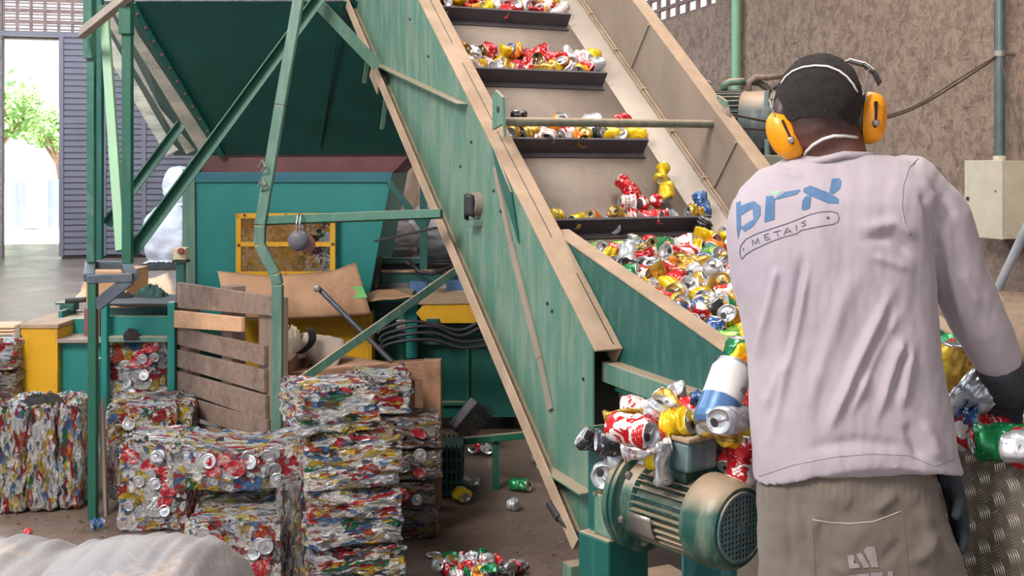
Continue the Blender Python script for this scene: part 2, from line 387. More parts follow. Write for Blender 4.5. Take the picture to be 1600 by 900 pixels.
# belt with tail roll
def beltpt(s, x):
    if s < .8: y = Y1-(Y1+.72)*(s/.8); return L(x, y, 0)
    a = (s-.8)/.2*pi; return L(x, -.72-.09*sin(a), -.09+.09*cos(a))
mb = MB(); mb.grid(lambda a, b: beltpt(b, .09+a*.93), 2, 60); mb.build('belt', m_belt, conv, smooth='auto', solid=.008)
mb = MB(); strip(mb, -.8, Y1, .01, 1.14, -.196, -.19); mb.build('bottom_pan', m_dgreen, conv)
CY = [.248+.513*k for k in range(6)]+[-.265]
for k, y in enumerate(CY):
    xa, xb = .10, (.985, .955, .97, .985, .97, .97, .97)[k]
    mb = MB(); strip(mb, y, y+.014, xa, xb, .0, .085); strip(mb, y, y+.05, xa, xb, .004, .012); strip(mb, y-.03, y, xa, xb, .004, .012); mb.build('cleat', m_rubber, conv, bevel=.002)
# tie bar across the trough with its lug plates
ta = cpix(786, 190, .02); tb = onplane(1117, 194, L(XF+.02, 0, 0), CX)
MB().tube([ta, tb], .0175, 16).build('tie_bar', paint('tie_bar_paint', '#4f5f55', '#62716a', '#8d8477', .5), conv, smooth='auto')
def lug(c, s=1):
    mb = MB(); d = CH; c = V(c)
    pts = [c+CH*.035*-1+UP*.0, c+CH*.055+UP*-.02, c+CH*.055+UP*.10, c+CH*.03+UP*.13, c+CH*-.035+UP*.10, c+CH*-.05-UP*.05]
    mb.prism(pts, CX*.012*s); mb.cur = 1; mb.lathe(c+UP*.055+CX*(-.001 if s > 0 else .001), CX*s, [(0, .014), (.0145, .014)], 14)
    mb.build('lug_plate', [m_cgreen, m_black], conv, bevel=.001)
lug(ta+CX*-.02-UP*.01); lug(tb+CX*.035-UP*.0)
# ropes wound on the far lug
m_rope = mat('dirty_hose', '#8d7c72', '#6e6058', 20, .8)
mb = MB(); c = tb+CX*.03+UP*.03
for k in range(3):
    mb.tube([c+CX*(.012*k)+(CX*cos(a)*.3+CH*cos(a)*.9+UP*sin(a))*(.055+.008*k)+UP*-.02 for a in np.linspace(.3, 5.6, 22)], .009, 8)
mb.build('coiled_hose', m_rope, conv, smooth=True)
# tail hopper: side skirts, cross beam, sloping front
def skirt(x, out, nm='hopper_skirt', m=m_steal):
    ps = [TZ(x, -.20, 1.265), TZ(x+out*.6, -1.42, .935), TZ(x+out*.5, -1.10, .855), TZ(x, -.649, .87), TZ(x, -.62, .93)]
    MB().prism(ps, CX*.005).build(nm, m, conv)
    a, b = ps[0], ps[1]; d = (b-a).normalized(); n = d.cross(CX).normalized()
    MB().box((a+b)/2+CX*.028+UP*.004, d*((b-a).length/2), CX*.034, UP*.004).build('hopper_rim', m_dust, conv, bevel=.0015)
skirt(.10, 0)
mb = MB(); a, b = TZ(.085, -.63, .84), TZ(.085, -1.13, .83); mb.beam(a, b, .07, .065, CX); mb.build('tail_beam', m_cgreen, conv, bevel=.004)
MB().prism([TZ(.115, -.6, .82), TZ(.115, -1.1, .80), TZ(.115, -1.02, .70), TZ(.115, -.68, .66)], CX*.005).build('lower_skirt', m_skirt, conv)
mb = MB(); mb.box(TZ(.085, -1.12, .79), CX*.02, CH*.004, UP*.05); mb.build('end_lug', m_black, conv)
# hopper far skirt, front wall and floor
_a = onplane(1452, 500, TZ(1.22, 0, 0), CX); _b = onplane(1524, 548, TZ(1.22, 0, 0), CX); _d = (_b-_a)
ps = [_a-_d*3.2, _b+_d*.1, _b+_d*.1-UP*.2, TZ(1.22, -.75, .72), TZ(1.22, -.35, .9)]
MB().prism(ps, CX*.006).build('hopper_skirt', m_steal, conv)
a, b = ps[0], ps[1]; d = (b-a).normalized(); MB().box((a+b)/2+CX*.03, d*((b-a).length/2), CX*.035, UP*.004).build('hopper_rim', m_dust, conv)
mb = MB(); mb.hexa([TZ(.13, -1.10, .70), TZ(1.25, -1.10, .70), TZ(1.25, -1.09, .70), TZ(.13, -1.09, .70), TZ(.13, -1.16, .80), TZ(1.25, -1.16, .80), TZ(1.25, -1.15, .80), TZ(.13, -1.15, .80)])
mb.build('hopper_front', m_dgreen, conv)
mb = MB(); mb.hexa([TZ(.11, -1.10, .69), TZ(1.2, -1.10, .69), TZ(1.2, -.64, .56), TZ(.11, -.64, .56), TZ(.11, -1.10, .70), TZ(1.2, -1.10, .70), TZ(1.2, -.64, .57), TZ(.11, -.64, .57)])
mb.build('hopper_floor', m_dgreen, conv)
# tail frame: bearing plate, base shelf, legs, ledge under the spilled cans
MB().box(TZ(.085, -.67, .435), CX*.085, CH*.006, UP*.245).build('bearing_plate', m_dgreen, conv, bevel=.002)
MB().box(TZ(.14, -.80, .185), CX*.15, CH*.14, UP*.012).build('base_shelf', m_dust, conv, bevel=.002)
MB().box(TZ(.62, -.75, .665), CX*.62, CH*.09, UP*.006).build('tail_ledge', m_dgreen, conv, bevel=.002)
for x, h in ((.05, -.68), (1.12, -.68), (.05, -.45), (1.12, -.45)):
    MB().box(TZ(x, h-.0, .085), CX*.03, CH*.03, UP*.085).build('leg', m_cgreen, conv, bevel=.002)
MB().box(TZ(.72, -.78, .3), CX*.46, CH*.006, UP*.3).build('tail_plate', paint('blue_green_plate', '#1f5a63', '#2a6a70', '#6b8f95', .6), conv, bevel=.002)
# upper legs of the conveyor (high end, above the frame of the photo)
for x in (1.17,):
    MB().beam(TZ(x, 2.5, 0), TZ(x, 2.5, 2.95), .07, .07, CX).build('leg', m_cgreen, conv, bevel=.003)
# small tabs hanging under the near panel
for (u0, v0, u1, v1) in ((577, 75, 569, 130), (605, 138, 597, 202)):
    a, b = cpix(u0, v0, -.03), cpix(u1, v1, -.03)
    MB().beam(a, b, .02, .006, CX).build('hanging_tab', m_cgreen, conv)
MB().prism([cpix(585, 90, .02), cpix(597, 104, .02), cpix(589, 148, .02), cpix(577, 118, .02)], CX*.006).build('torn_plate', m_dust, conv)
# grease pipe under the tail
mb = MB().tube([cpix(860, 787, -.05), cpix(875, 810, -.05)], .016, 12); mb.tube([cpix(875, 810, -.05), cpix(925, 862, -.02)], .011, 12)
mb.build('handle_bar', m_black, conv, smooth='auto')
# ================================================================== DRIVE MOTOR
m_mgreen = paint('motor_green', '#123e37', '#1b4d43', '#737f70', .56, .45, 22)
m_mblue = paint('motor_box', '#3f5a60', '#567278', '#8a9a98', .55, .45, 20)
m_tin = mat('tin_plate', '#8c8480', '#a19a94', 10, .4, .7, .2)
AX = (RT*.62-FW*.78).normalized(); AS = V((AX.y, -AX.x, 0))     # shaft axis and its side
if AS.dot(RT) < 0: AS = -AS
MS = 1.0; MP = P(1012, 778, 2.82)
mot = thing('gear_motor', 'dusty green finned electric motor with square-meshed fan cover at the foot of the conveyor', 'motor', (MP.x, MP.y, .2))
MB().lathe(MP, AX, [(-.03, .122), (-.028, .128), (-.012, .128), (-.01, .123), (-.006, .123), (-.004, .128), (.006, .128), (.008, .120)], 48).build('mounting_flange', m_mgreen, mot, smooth='auto')
for k in range(6):
    a = k*pi/3+.3; c = MP+AX*.008+(AS*cos(a)+UP*sin(a))*.104; MB().lathe(c, AX, [(0, .010), (.008, .010), (.010, .006)], 6).build('flange_bolt', m_tin, mot)
MB().lathe(MP, AX, [(.006, .105), (.03, .092), (.035, .078), (.20, .078), (.21, .09)], 40).build('motor_body', m_mgreen, mot, smooth='auto')
mb = MB()
for k in range(34):
    a = 2*pi*k/34
    if .95 < a < 2.2: continue
    r = AS*cos(a)+UP*sin(a); tn = AS*-sin(a)+UP*cos(a); c = MP+AX*.118+r*.087
    mb.box(c, AX*.082, r*.012, tn*.0016)
mb.build('cooling_fins', m_mgreen, mot)
MB().lathe(MP, AX, [(.195, .098), (.20, .104), (.235, .104), (.265, .102), (.285, .096), (.293, .088), (.293, .078), (.289, .078), (.289, 0.001)], 48, cap=False).build('fan_cover', m_mgreen, mot, smooth='auto')
gr = MB(); gc = MP+AX*.295
for k in range(-6, 7):
    o_ = k*.0118; hlen = sqrt(max(.001, .074**2-o_**2))
    gr.box(gc+AS*o_, AS*.0018, UP*hlen, AX*.002); gr.box(gc+UP*o_, UP*.0018, AS*hlen, AX*.002)
gr.build('fan_grille', m_mblue, mot)
mb = MB().lathe(gc, AX, [(-.002, .079), (.003, .079), (.003, .073), (-.002, .073)], 40, cap=False); mb.box(gc, AS*.011, UP*.011, AX*.0025); mb.build('grille_ring', m_mblue, mot)
MB().lathe(MP+AX*.2895, AX, [(0, .072), (.001, .072)], 32).build('grille_backing', m_black, mot)
jb = MP+AX*.12+UP*.135+AS*-.0
mb = MB(); mb.box(jb+UP*.004, AX*.062, AS*.052, UP*.036); mb.build('junction_box', m_mblue, mot, bevel=.010)
MB().box(jb+UP*.045, AX*.066, AS*.056, UP*.006).build('junction_lid', m_dust, mot, bevel=.004)
MB().box(jb-UP*.045, AX*.04, AS*.04, UP*.02).build('box_neck', m_mgreen, mot, bevel=.004)
mb = MB(); mb.grid(lambda a, b: MP+AX*(.045+.06*b)+(AS*cos(-.15-.75*a)*-1+UP*sin(-.15-.75*a))*.1025, 6, 2)
nm = MP+AX*.08
def npn(a, b): 
    an = pi+.35+(.62*a-.31); r = AS*cos(an)+UP*sin(an); return MP+AX*(.04+.07*b)+r*.103
mb = MB(); mb.grid(npn, 6, 2); mb.build('name_plate', m_tin, mot, solid=.002, smooth=True)
# gearbox behind the flange and its feet
gb = MP-AX*.10
MB().box(gb-UP*.0, AX*.06, AS*.062, UP*.12).build('gearbox', m_dgreen, mot, bevel=.02)
mb = MB(); pc = gb-AS*.068-UP*.05+AX*.02; mb.box(pc, AX*.035, AS*.006, UP*.05); mb.build('gearbox_cover', m_cgreen, mot, bevel=.005)
for a_, b_ in ((-.03, .05), (.03, .05), (-.03, -.055), (.03, -.055)): MB().lathe(pc-AS*.004+AX*a_*.95+UP*b_, -AS, [(0, .006), (.006, .006)], 6).build('cover_bolt', m_tin, mot)
mb = MB(); mb.box(gb-UP*.23-AS*.02, AX*.055, AS*.07, UP*.13); mb.build('gearbox_foot', m_dgreen, mot, bevel=.006)
mb = MB(); mb.box(gb-UP*.37-AS*.03, AX*.10, AS*.11, UP*.010); mb.build('base_plate', m_dust, mot, bevel=.003)
for a_, b_ in ((-.09, -.13), (.09, -.13), (-.09, .08), (.09, .08)): MB().lathe(gb+UP*-.361+AX*a_*.8+AS*b_*.7, UP, [(0, .012), (.012, .012)], 6).build('base_bolt', m_tin, mot)
MB().box(gb-UP*.40-AS*.03+AX*.0, AX*.09, AS*.10, UP*.02).build('plinth', m_dgreen, mot)
mb = MB().tube([MP+UP*.12+AX*.03-AS*.04, MP+UP*.16+AX*.03-AS*.06, MP+UP*.17+AX*.03-AS*.02, MP+UP*.11+AX*.04-AS*.0], .006, 8); mb.build('lifting_eye', m_tin, mot, smooth='auto')

# the motor group is modelled at full size about its shaft and set to the real motor's size
for o_ in list(mot.children):
    me_ = o_.data; q_ = MP-WL[mot.name]
    for v_ in me_.vertices: v_.co = q_+(v_.co-q_)*MS
pz = (MP+UP*(-.42*MS)).z
MB().box(V((MP.x, MP.y, pz/2))-AX*.09-AS*.02, AX*.10, AS*.11, UP*pz/2).build('pedestal', m_dgreen, mot, bevel=.004)
MB().box(TZ(.42, -1.0, .795), CX*.36, CH*.30, UP*.006).build('spill_shelf', m_dgreen, conv, bevel=.002)
MB().box(TZ(.42, -1.0, .72), CX*.33, CH*.006, UP*.07).build('shelf_rib', m_dgreen, conv, bevel=.002)
PAL = ['#bfc1c8', '#dcd9d6', '#9c2b33', '#c9cbd2', '#bd9c38', '#ae2f37', '#8e9299', '#d5d5da', '#e6e2de', '#b54a35', '#54739c', '#b09a68', '#d3cfcc', '#4a4345', '#2f6e50', '#cfd2da', '#e2d9cf', '#d0b94e']
def balemat(name, sc, detail=1.0, dull=0.0, rot=(0, 0, 0)):
    t = NT(name); oi = t.n('ObjectInfo').outputs['Random']
    off = t.n('CombineXYZ', {0: t.math('MULTIPLY', oi, 17.), 1: t.math('MULTIPLY', oi, 31.), 2: t.math('MULTIPLY', oi, 11.)}).outputs[0]
    v = t.mapping((1, 1, 1), rot, off=off)
    w1 = t.n('TexNoise', {'Vector': v, 'Scale': 26., 'Detail': 2.}).outputs[1]
    v2 = t.n('VectorMath', {0: v, 1: t.n('VectorMath', {0: w1, 3: .030}, operation='SCALE').outputs[0]}, operation='ADD').outputs[0]
    vs = t.n('Mapping', {'Vector': v2, 'Scale': sc}).outputs[0]
    vo = t.n('TexVoronoi', {'Vector': vs, 'Scale': 1., 'Randomness': 1.}); hue = t.n('SeparateColor', {0: vo.outputs['Color']}).outputs[0]
    n = len(PAL); col = t.ramp(hue, [(i/n, c) for i, c in enumerate(PAL)], 'CONSTANT')
    vs2 = t.n('Mapping', {'Vector': v2, 'Scale': tuple(x*2.6 for x in sc)}).outputs[0]
    vo2 = t.n('TexVoronoi', {'Vector': vs2, 'Scale': 1.}); h2 = t.n('SeparateColor', {0: vo2.outputs['Color']}).outputs
    col2 = t.ramp(h2[1], [(0, '#d9d9dc'), (.30, '#f0ece8'), (.45, '#a31d26'), (.55, '#8f9096'), (.72, '#d6b12a'), (.8, '#5a5155'), (.9, '#3f6ea5')], 'CONSTANT')
    col = t.mix(t.ramp(h2[0], [(0, 0.), (.55, .0), (.56, .85)], 'CONSTANT'), col, col2)
    nn = t.noise(vs2, 2.2, 4, .75)
    ds = t.n('TexVoronoi', {'Vector': vs2, 'Scale': 1., 'Randomness': 1.}, feature='DISTANCE_TO_EDGE').outputs[0]
    col = t.mix(t.ramp(ds, [(0, .55), (.06, 0.)]), col, '#4a4346')
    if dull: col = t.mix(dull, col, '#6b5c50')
    hgt = t.math('ADD', t.math('MULTIPLY', vo2.outputs['Distance'], .8), t.math('ADD', t.math('MULTIPLY', vo.outputs['Distance'], .9), nn))
    t.bump(hgt, 1., .02)
    MATS[name] = t.out(col, t.ramp(nn, [(.3, .22), (.7, .45)]), .5); return MATS[name]
MATS['foil_cans'] = balemat('loose_foil', (26, 26, 26))
# ================================================================== FRAME, HOPPER, BALER
def slab(uvs, d, ext, name, m, parent, bevel=.002, dd=None, **k):
    pts = [P(u, v, d if dd is None else dd[i]) for i, (u, v) in enumerate(uvs)]
    return MB().prism(pts, FW*ext).build(name, m, parent, bevel=bevel, **k)
def rectpx(u0, v0, u1, v1): return [(u0, v0), (u1, v0), (u1, v1), (u0, v1)]
def bar(uv0, d0, uv1, d1, w, h, name, m, parent, bevel=.002, side=None):
    return MB().beam(P(*uv0, d0), P(*uv1, d1), w, h, side or RT).build(name, m, parent, bevel=bevel)
sf = thing('support_frame', 'tall green steel frame of posts and slanting braces in front of the dark green hopper', 'frame', (P(146, 800, 4.88).x, P(146, 800, 4.88).y, 0))
g4 = mat('oil_green', '#24594f', '#316a5c', 12, .45, 0, .1, 50, c3='#5b7f74', dirt=.62)
gb_ = mat('bare_grey_steel', '#4c5560', '#5d6670', 14, .45, .5, .15, c3='#6b5a55', dirt=.6)
def vpost(u, d, v0, v1, w, name='post', m=None, dep=None): 
    a, b = P(u, v0, d), P(u, v1, d); a.x, a.y = b.x, b.y
    return MB().box((a+b)/2, RT*w/2, FW*(dep or w)/2, UP*(a-b).length/2).build(name, m or m_fgreen, sf, bevel=.003)
vpost(145.5, 4.9, 432, 815, .036, m=m_fgreen); 
vpost(143, 5.2, -30, 410, .034, m=g4); vpost(155, 5.5, -30, 405, .036, m=m_dgreen)
vpost(199.5, 4.9, 50, 412, .040); vpost(197.5, 4.89, -40, 54, .052, 'post_sleeve'); vpost(139, 5.18, -40, 92, .040, 'post_sleeve', g4)
bar((162, 10), 5.3, (189, 392), 4.95, .040, .03, 'brace', m_lgreen, sf)
bar((128, 52), 5.1, (210, -14), 4.8, .03, .05, 'top_rail', m_skirt, sf); 
# small portal the posts stand on
for (a, da, b, db) in (((138, 436), 4.9, (209, 433), 4.9), ((141, 414), 5.25, (196, 414), 5.25), ((141, 414), 5.25, (139, 434), 4.9), ((196, 414), 5.25, (207, 433), 4.9)):
    bar(a, da, b, db, .035, .045, 'portal_rail', gb_, sf, side=UP)
bar((203, 436), 4.9, (150, 478), 4.9, .05, .03, 'knee_brace', gb_, sf, side=UP)
slab([(152, 645), (160, 620), (167, 812), (163, 815)], 4.93, .03, 'foot_plate', m_skirt, sf)
# main slanting brace and the dark one behind
def brace(uv0, d0, uv1, d1, w, m, name='brace'):
    a, b = P(*uv0, d0), P(*uv1, d1); mb = MB().angle(a, b, w, .006, side=RT, flip=-1); return mb.build(name, m, sf, bevel=.001)
brace((206, 398), 4.95, (505, -8), 5.15, .045, m_fgreen); brace((168, 352), 5.6, (285, 195), 5.7, .04, g4)
brace((486, -6), 5.2, (590, 103), 5.3, .055, m_cgreen)
# bent post
def bentpost(pts, w, m):
    for (a, b) in zip(pts[:-1], pts[1:]):
        MB().beam(P(*a), P(*b), w, w*.9, RT).build('bent_post', m, sf, bevel=.004)
m_bp = paint('weathered_green', '#34594e', '#456f62', '#687f74', .54)
bentpost([(470, -20, 4.75), (438, 165, 4.7), (407, 352, 4.65), (406, 382, 4.65), (430, 428, 4.65), (434, 445, 4.65), (432, 835, 4.65)], .043, m_bp)
bar((408, 345), 4.67, (690, 334), 4.5, .035, .035, 'cross_rail', m_fgreen, sf); 
MB().beam(P(428, 624, 4.68), P(737, 406, 5.2), .036, .012, UP).build('brace', m_bp, sf, bevel=.002)
for u_, d_ in ((700, 5.48), (775, 5.34)):
    q_ = P(u_, 690, d_); MB().box((q_.x, q_.y, q_.z/2), RT*.015, FW*.015, UP*q_.z/2).build('rail_foot', m_fgreen, sf)
MB().tube([P(499, 452, 5.3), P(612, 565, 5.2)], .012, 10).build('strut_rod', gb_, sf, smooth='auto')
MB().lathe(P(497, 450, 5.3)-FW*.01, -FW, [(0, .016), (.02, .016), (.025, .008)], 12).build('rod_end', m_tin, sf)
for (u, d) in ((662, 6.2),):
    a = P(u, 0, d); b = P(u, 420, d); MB().box((a+b)/2, RT*.02, FW*.02, UP*(a-b).length/2).build('back_post', m_dgreen, sf)
bar((608, 285), 6.2, (664, 358), 6.2, .035, .03, 'back_brace', m_dgreen, sf); bar((690, 290), 6.2, (664, 352), 6.2, .035, .03, 'back_brace', m_dgreen, sf)
bar((585, 377), 5.6, (700, 352), 5.6, .012, .012, 'cable_rod', m_black, sf)
bar((692, 692), 5.5, (838, 678), 5.2, .03, .05, 'floor_rail', m_fgreen, sf, side=UP)
# clip on the bent post
for v_ in (262, 290): MB().tube([P(404, v_, 4.64), P(410, v_-12, 4.62), P(414, v_-2, 4.62), P(408, v_+8, 4.64)], .004, 6).build('wire_clip', m_tin, sf)
# ---------------------------------------------------------------- hopper
hop = thing('steel_hopper', 'big dark green funnel hopper above the can press', 'hopper', (P(480, 240, 6.5).x, P(480, 240, 6.5).y, 0))
m_hop = mat('hopper_dark_green', '#073835', '#0a423d', 2.0, .5, .1, .05, c3='#083330', dirt=.6)
m_galv = mat('galvanised', '#c4c2b8', '#9ba39e', 5, .4, .45, .1, 20, c3='#6d7a70', dirt=.6, stretch=(1, 1, 3))
D0, D1 = 5.85, 6.45
MB().prism([P(200, 2, D0), P(345, 243, D1), P(642, 241, D1), P(700, 2, D0)], V((0, 0, 0))+FW*.008).build('front_plate', m_hop, hop)
MB().prism([P(130, 2, D0+1.1), P(272, 243, D1+.5), P(345, 243, D1), P(200, 2, D0)], FW*.008).build('side_plate', m_hop, hop)
MB().beam(P(196, 3, D0-.01), P(705, 3, D0-.01), .03, .03).build('rim', m_dust, hop)
MB().box(P(450, -55, D0+.02), RT*.84, FW*.004, UP*.17).build('upper_plate', m_hop, hop)
for f0, wd in ((.12, .12), (.50, .08), (.84, .14)):
    def lp(t_, f=f0): return (P(200, 2, D0).lerp(P(345, 243, D1), t_)).lerp(P(130, 2, D0+1.1).lerp(P(272, 243, D1+.5), t_), f)
    MB().beam(lp(.05)-FW*.02, lp(.97)-FW*.02, wd, .03, RT).build('rib', m_galv, hop, bevel=.006)
mb = MB().beam(P(206, 6, D0-.02), P(347, 243, D1-.02), .035, .02, RT); mb.build('corner_flange', m_dgreen, hop)
m_rust = mat('rust_bolt', '#5a2a32', '#6b3a3a', 10, .8)
for k in range(11):
    t_ = .06+k*.085; p = P(206, 6, D0-.03).lerp(P(347, 243, D1-.03), t_); MB().lathe(p, -FW, [(0, .008), (.008, .008)], 8).build('flange_bolt', m_rust, hop)
bar((533, 8), D0-.03, (500, 232), D1-.03, .012, .012, 'seam_rod', m_hop, hop)
# ---------------------------------------------------------------- baler
bal = thing('can_baler', 'teal and yellow hydraulic baling press under the hopper, with a yellow meshed guard', 'baling press', (P(450, 450, 6.5).x, P(450, 450, 6.5).y, 0))
m_yel = paint('yellow_paint', '#c8930a', '#d9a315', '#8c6a22', .66, .5)
m_throat = mat('red_oxide', '#5b3238', '#6b4045', 5, .7, 0, .1, c3='#4a3a3c', dirt=.6)
m_bteal = paint('bright_teal', '#0f736f', '#147d79', '#2a7c7a', .78, .45)
m_blue = mat('blue_paint', '#41638f', '#4c72a0', 10, .5, 0, .1, c3='#7c8ea3', dirt=.6)
slab([(328, 243), (642, 241), (612, 272), (302, 272)], 6.47, .9, 'throat', m_throat, bal)
slab([(302, 270), (613, 270), (570, 500), (302, 500)], 6.35, .95, 'chute', m_bteal, bal)
slab([(300, 269), (614, 269), (610, 285), (300, 285)], 6.335, .02, 'chute_rim', mat('rim_blue', '#145a6b', '#1a6474', 6, .5), bal)
slab([(285, 264), (304, 264), (306, 500), (284, 500)], 6.33, .3, 'corner_post', m_cgreen, bal)
slab(rectpx(374, 338, 519, 428), 6.335, .012, 'trapped_cans', MATS['foil_cans'], bal)
slab(rectpx(302, 495, 580, 640), 6.4, .8, 'press_body', m_dgreen, bal)
# mesh guard
GD = 6.28
gf = MB()
for r in ((369, 333, 524, 341), (369, 424, 524, 432), (369, 333, 377, 432), (516, 333, 524, 432), (369, 378, 524, 385)):
    c = (P(r[0], r[1], GD)+P(r[2], r[3], GD))/2; w_, h_ = (r[2]-r[0])/1800*GD/2, (r[3]-r[1])/1800*GD/2
    gf.box(c, RT*w_, FW*.008, UP*h_)
gfo = gf.build('guard_frame', m_yel, bal)
mg = MB(); u0, u1, v0, v1 = 375, 518, 338, 428
def clipseg(u, v, s_):
    pts = []
    return pts
k = -100
for s_ in (1, -1):
    for c0 in range(-120, 300, 5):
        # diamond strands: v = v0 + s*(1.7)*(u-u0) + offset
        seg = []
        for u in (u0, u1):
            pass
        a0, b0 = (u0, v0+s_*0+c0), None
        ua, va = u0, v0+c0 if s_ > 0 else v1-c0
        ub, vb = ua+(v1-v0)/1.6*3, va+s_*(v1-v0)*3
        # clip parametric
        t0, t1 = 0., 1.
        ok = True
        for (p_, q_) in ((-(ub-ua), ua-u0), (ub-ua, u1-ua), (-(vb-va), va-v0), (vb-va, v1-va)):
            if abs(p_) < 1e-9: ok = ok and q_ >= 0; continue
            r_ = q_/p_
            if p_ < 0: t0 = max(t0, r_)
            else: t1 = min(t1, r_)
        if ok and t0 < t1:
            A = P(ua+(ub-ua)*t0, va+(vb-va)*t0, GD+.004); B = P(ua+(ub-ua)*t1, va+(vb-va)*t1, GD+.004)
            mg.beam(A, B, .0024, .003)
mg.build('guard_mesh', mat('guard_wire', '#9a6d22', '#b8862c', 20, .5, .3), gfo)
for u, v in ((382, 336), (447, 336), (512, 336), (373, 383), (520, 381), (382, 429), (447, 429)):
    MB().lathe(P(u, v, GD-.01), -FW, [(0, .007), (.006, .007)], 8).build('guard_bolt', m_rust, gfo)
# emergency stop
es = thing('emergency_stop', 'small cream emergency stop box with a dark red button on a green post', 'emergency stop', (P(283, 440, 5.75).x, P(283, 440, 5.75).y, 0))
a, b = P(283, 405, 5.75), P(283, 405, 5.75); b.z = 0
MB().box((a+b)/2, RT*.02, FW*.02, UP*(a.z)/2).build('post', m_dgreen, es, bevel=.002)
MB().box(P(283, 396, 5.75), RT*.032, FW*.03, UP*.030).build('box', mat('cream_plastic', '#cbbf9d', '#b9ae90', 14, .5), es, bevel=.004)
MB().box(P(283, 408, 5.75), RT*.036, FW*.034, UP*.006).build('box_tray', m_black, es)
MB().lathe(P(285, 392, 5.72), -FW, [(0, .012), (.015, .012), (.017, .017), (.03, .017), (.034, .012)], 16).build('button', mat('dull_red', '#7a3a35', '#86463f', 12, .6), es)
# left end of the press
slab(rectpx(27, 512, 90, 640), 5.75, .5, 'yellow_end', m_yel, bal); slab(rectpx(23, 508, 31, 640), 5.74, .5, 'end_trim', m_skirt, bal); slab(rectpx(27, 507, 91, 513), 5.74, .5, 'end_cap', m_dust, bal)
slab(rectpx(90, 535, 157, 640), 5.8, .5, 'teal_panel', m_teal, bal); slab(rectpx(89, 530, 160, 536), 5.75, .45, 'shelf', m_skirt, bal)
slab(rectpx(91, 498, 134, 530), 5.95, .3, 'small_tank', m_teal, bal); slab(rectpx(92, 486, 133, 491), 6.2, .02, 'tank_rim', m_lgreen, bal)
slab(rectpx(91, 486, 97, 500), 6.0, .2, 'tank_side', m_teal, bal); slab(rectpx(86, 473, 116, 476), 6.1, .1, 'bracket', m_dgreen, bal); slab(rectpx(93, 476, 115, 486), 6.1, .08, 'bracket_block', m_dgreen, bal)
MB().tube([P(103, 470, 6.0), P(134, 468, 6.0)], .014, 12).build('hose_end', m_black, bal, smooth='auto')
slab(rectpx(131, 482, 156, 532), 5.85, .06, 'red_pillar', mat('red_pillar_paint', '#7c4044', '#8d5053', 8, .6, c3='#5f5054'), bal)
# output gate that holds one bale
slab(rectpx(157, 475, 167, 650), 5.55, .05, 'gate_post', m_teal, bal, .006); slab(rectpx(261, 472, 273, 650), 5.55, .05, 'gate_post', m_teal, bal, .006)
slab(rectpx(150, 560, 158, 650), 5.6, .05, 'gate_edge', m_dgreen, bal)
slab(rectpx(166, 494, 262, 527), 5.62, .03, 'gate_panel', m_teal, bal); slab(rectpx(166, 526, 262, 535), 5.57, .05, 'gate_rail', m_cgreen, bal, .004)
slab(rectpx(166, 478, 262, 496), 5.85, .05, 'gate_back', m_dgreen, bal); slab(rectpx(160, 474, 270, 478), 5.6, .4, 'gate_top', m_black, bal)
slab(rectpx(158, 535, 272, 650), 6.0, .05, 'gate_inner', m_black, bal)
slab(rectpx(268, 470, 282, 540), 5.7, .3, 'gate_side', m_black, bal)
# right end of the press
slab(rectpx(440, 490, 581, 600), 6.2, .15, 'yellow_panel', m_yel, bal); slab(rectpx(350, 500, 442, 600), 6.22, .12, 'yellow_panel', m_yel, bal)
slab(rectpx(440, 488, 582, 504), 6.19, .02, 'panel_lip', m_yel, bal)
slab([(580, 470), (840, 470), (860, 652), (580, 652)], 6.45, .9, 'press_body', m_dgreen, bal)
slab(rectpx(580, 463, 640, 472), 6.2, .5, 'body_rim', m_teal, bal); slab(rectpx(633, 470, 652, 560), 6.3, .1, 'body_column', m_teal, bal)
slab([(650, 489), (664, 474), (770, 470), (790, 505), (662, 505)], 6.2, .4, 'yellow_hood', m_yel, bal); slab([(652, 476), (664, 465), (775, 461), (782, 474), (662, 476)], 6.19, .42, 'hood_top', m_dust, bal)
slab(rectpx(666, 498, 685, 508), 6.17, .04, 'hood_clip', m_dgreen, bal)
slab(rectpx(576, 403, 760, 412), 6.7, .05, 'upper_rail', m_dgreen, bal); slab(rectpx(582, 425, 760, 442), 6.6, .08, 'lower_rail', m_dgreen, bal); slab(rectpx(582, 423, 760, 426), 6.58, .08, 'rail_edge', m_dust, bal)
slab(rectpx(586, 412, 760, 424), 6.75, .1, 'rail_web', mat('grimy_black', '#2e2a2b', '#3b3635', 10, .6), bal)
slab([(576, 402), (590, 402), (590, 450), (566, 450)], 6.4, .2, 'end_block', m_black, bal)
slab(rectpx(580, 442, 640, 462), 6.6, .1, 'cylinder_block', mat('grimy_grey', '#4a4a4e', '#5a5a5c', 10, .5), bal); slab(rectpx(640, 440, 668, 458), 6.55, .1, 'blue_block', m_blue, bal); slab(rectpx(697, 438, 770, 462), 6.5, .2, 'blue_tank', m_blue, bal, .01)
slab(rectpx(622, 486, 633, 578), 6.1, .05, 'stand', m_fgreen, bal, .006); slab(rectpx(619, 500, 634, 518), 6.08, .07, 'hose_clamp', m_tin, bal)
slab(rectpx(630, 535, 860, 539), 6.4, .05, 'body_bead', m_fgreen, bal); slab(rectpx(630, 520, 860, 524), 6.42, .03, 'body_bead', m_teal, bal); slab(rectpx(728, 538, 733, 630), 6.42, .03, 'body_bead', m_fgreen, bal)
slab(rectpx(690, 628, 735, 634), 6.42, .1, 'skid', m_fgreen, bal)
for x_, y_ in ((585, 6.6), (840, 6.6), (585, 7.2), (840, 7.2)):
    p = P(x_, 652, y_); MB().box((p.x, p.y, .11), RT*.05, FW*.05, UP*.11).build('foot', m_black, bal)
m_hose = mat('black_hose', '#242428', '#303036', 12, .5)
random.seed(11)
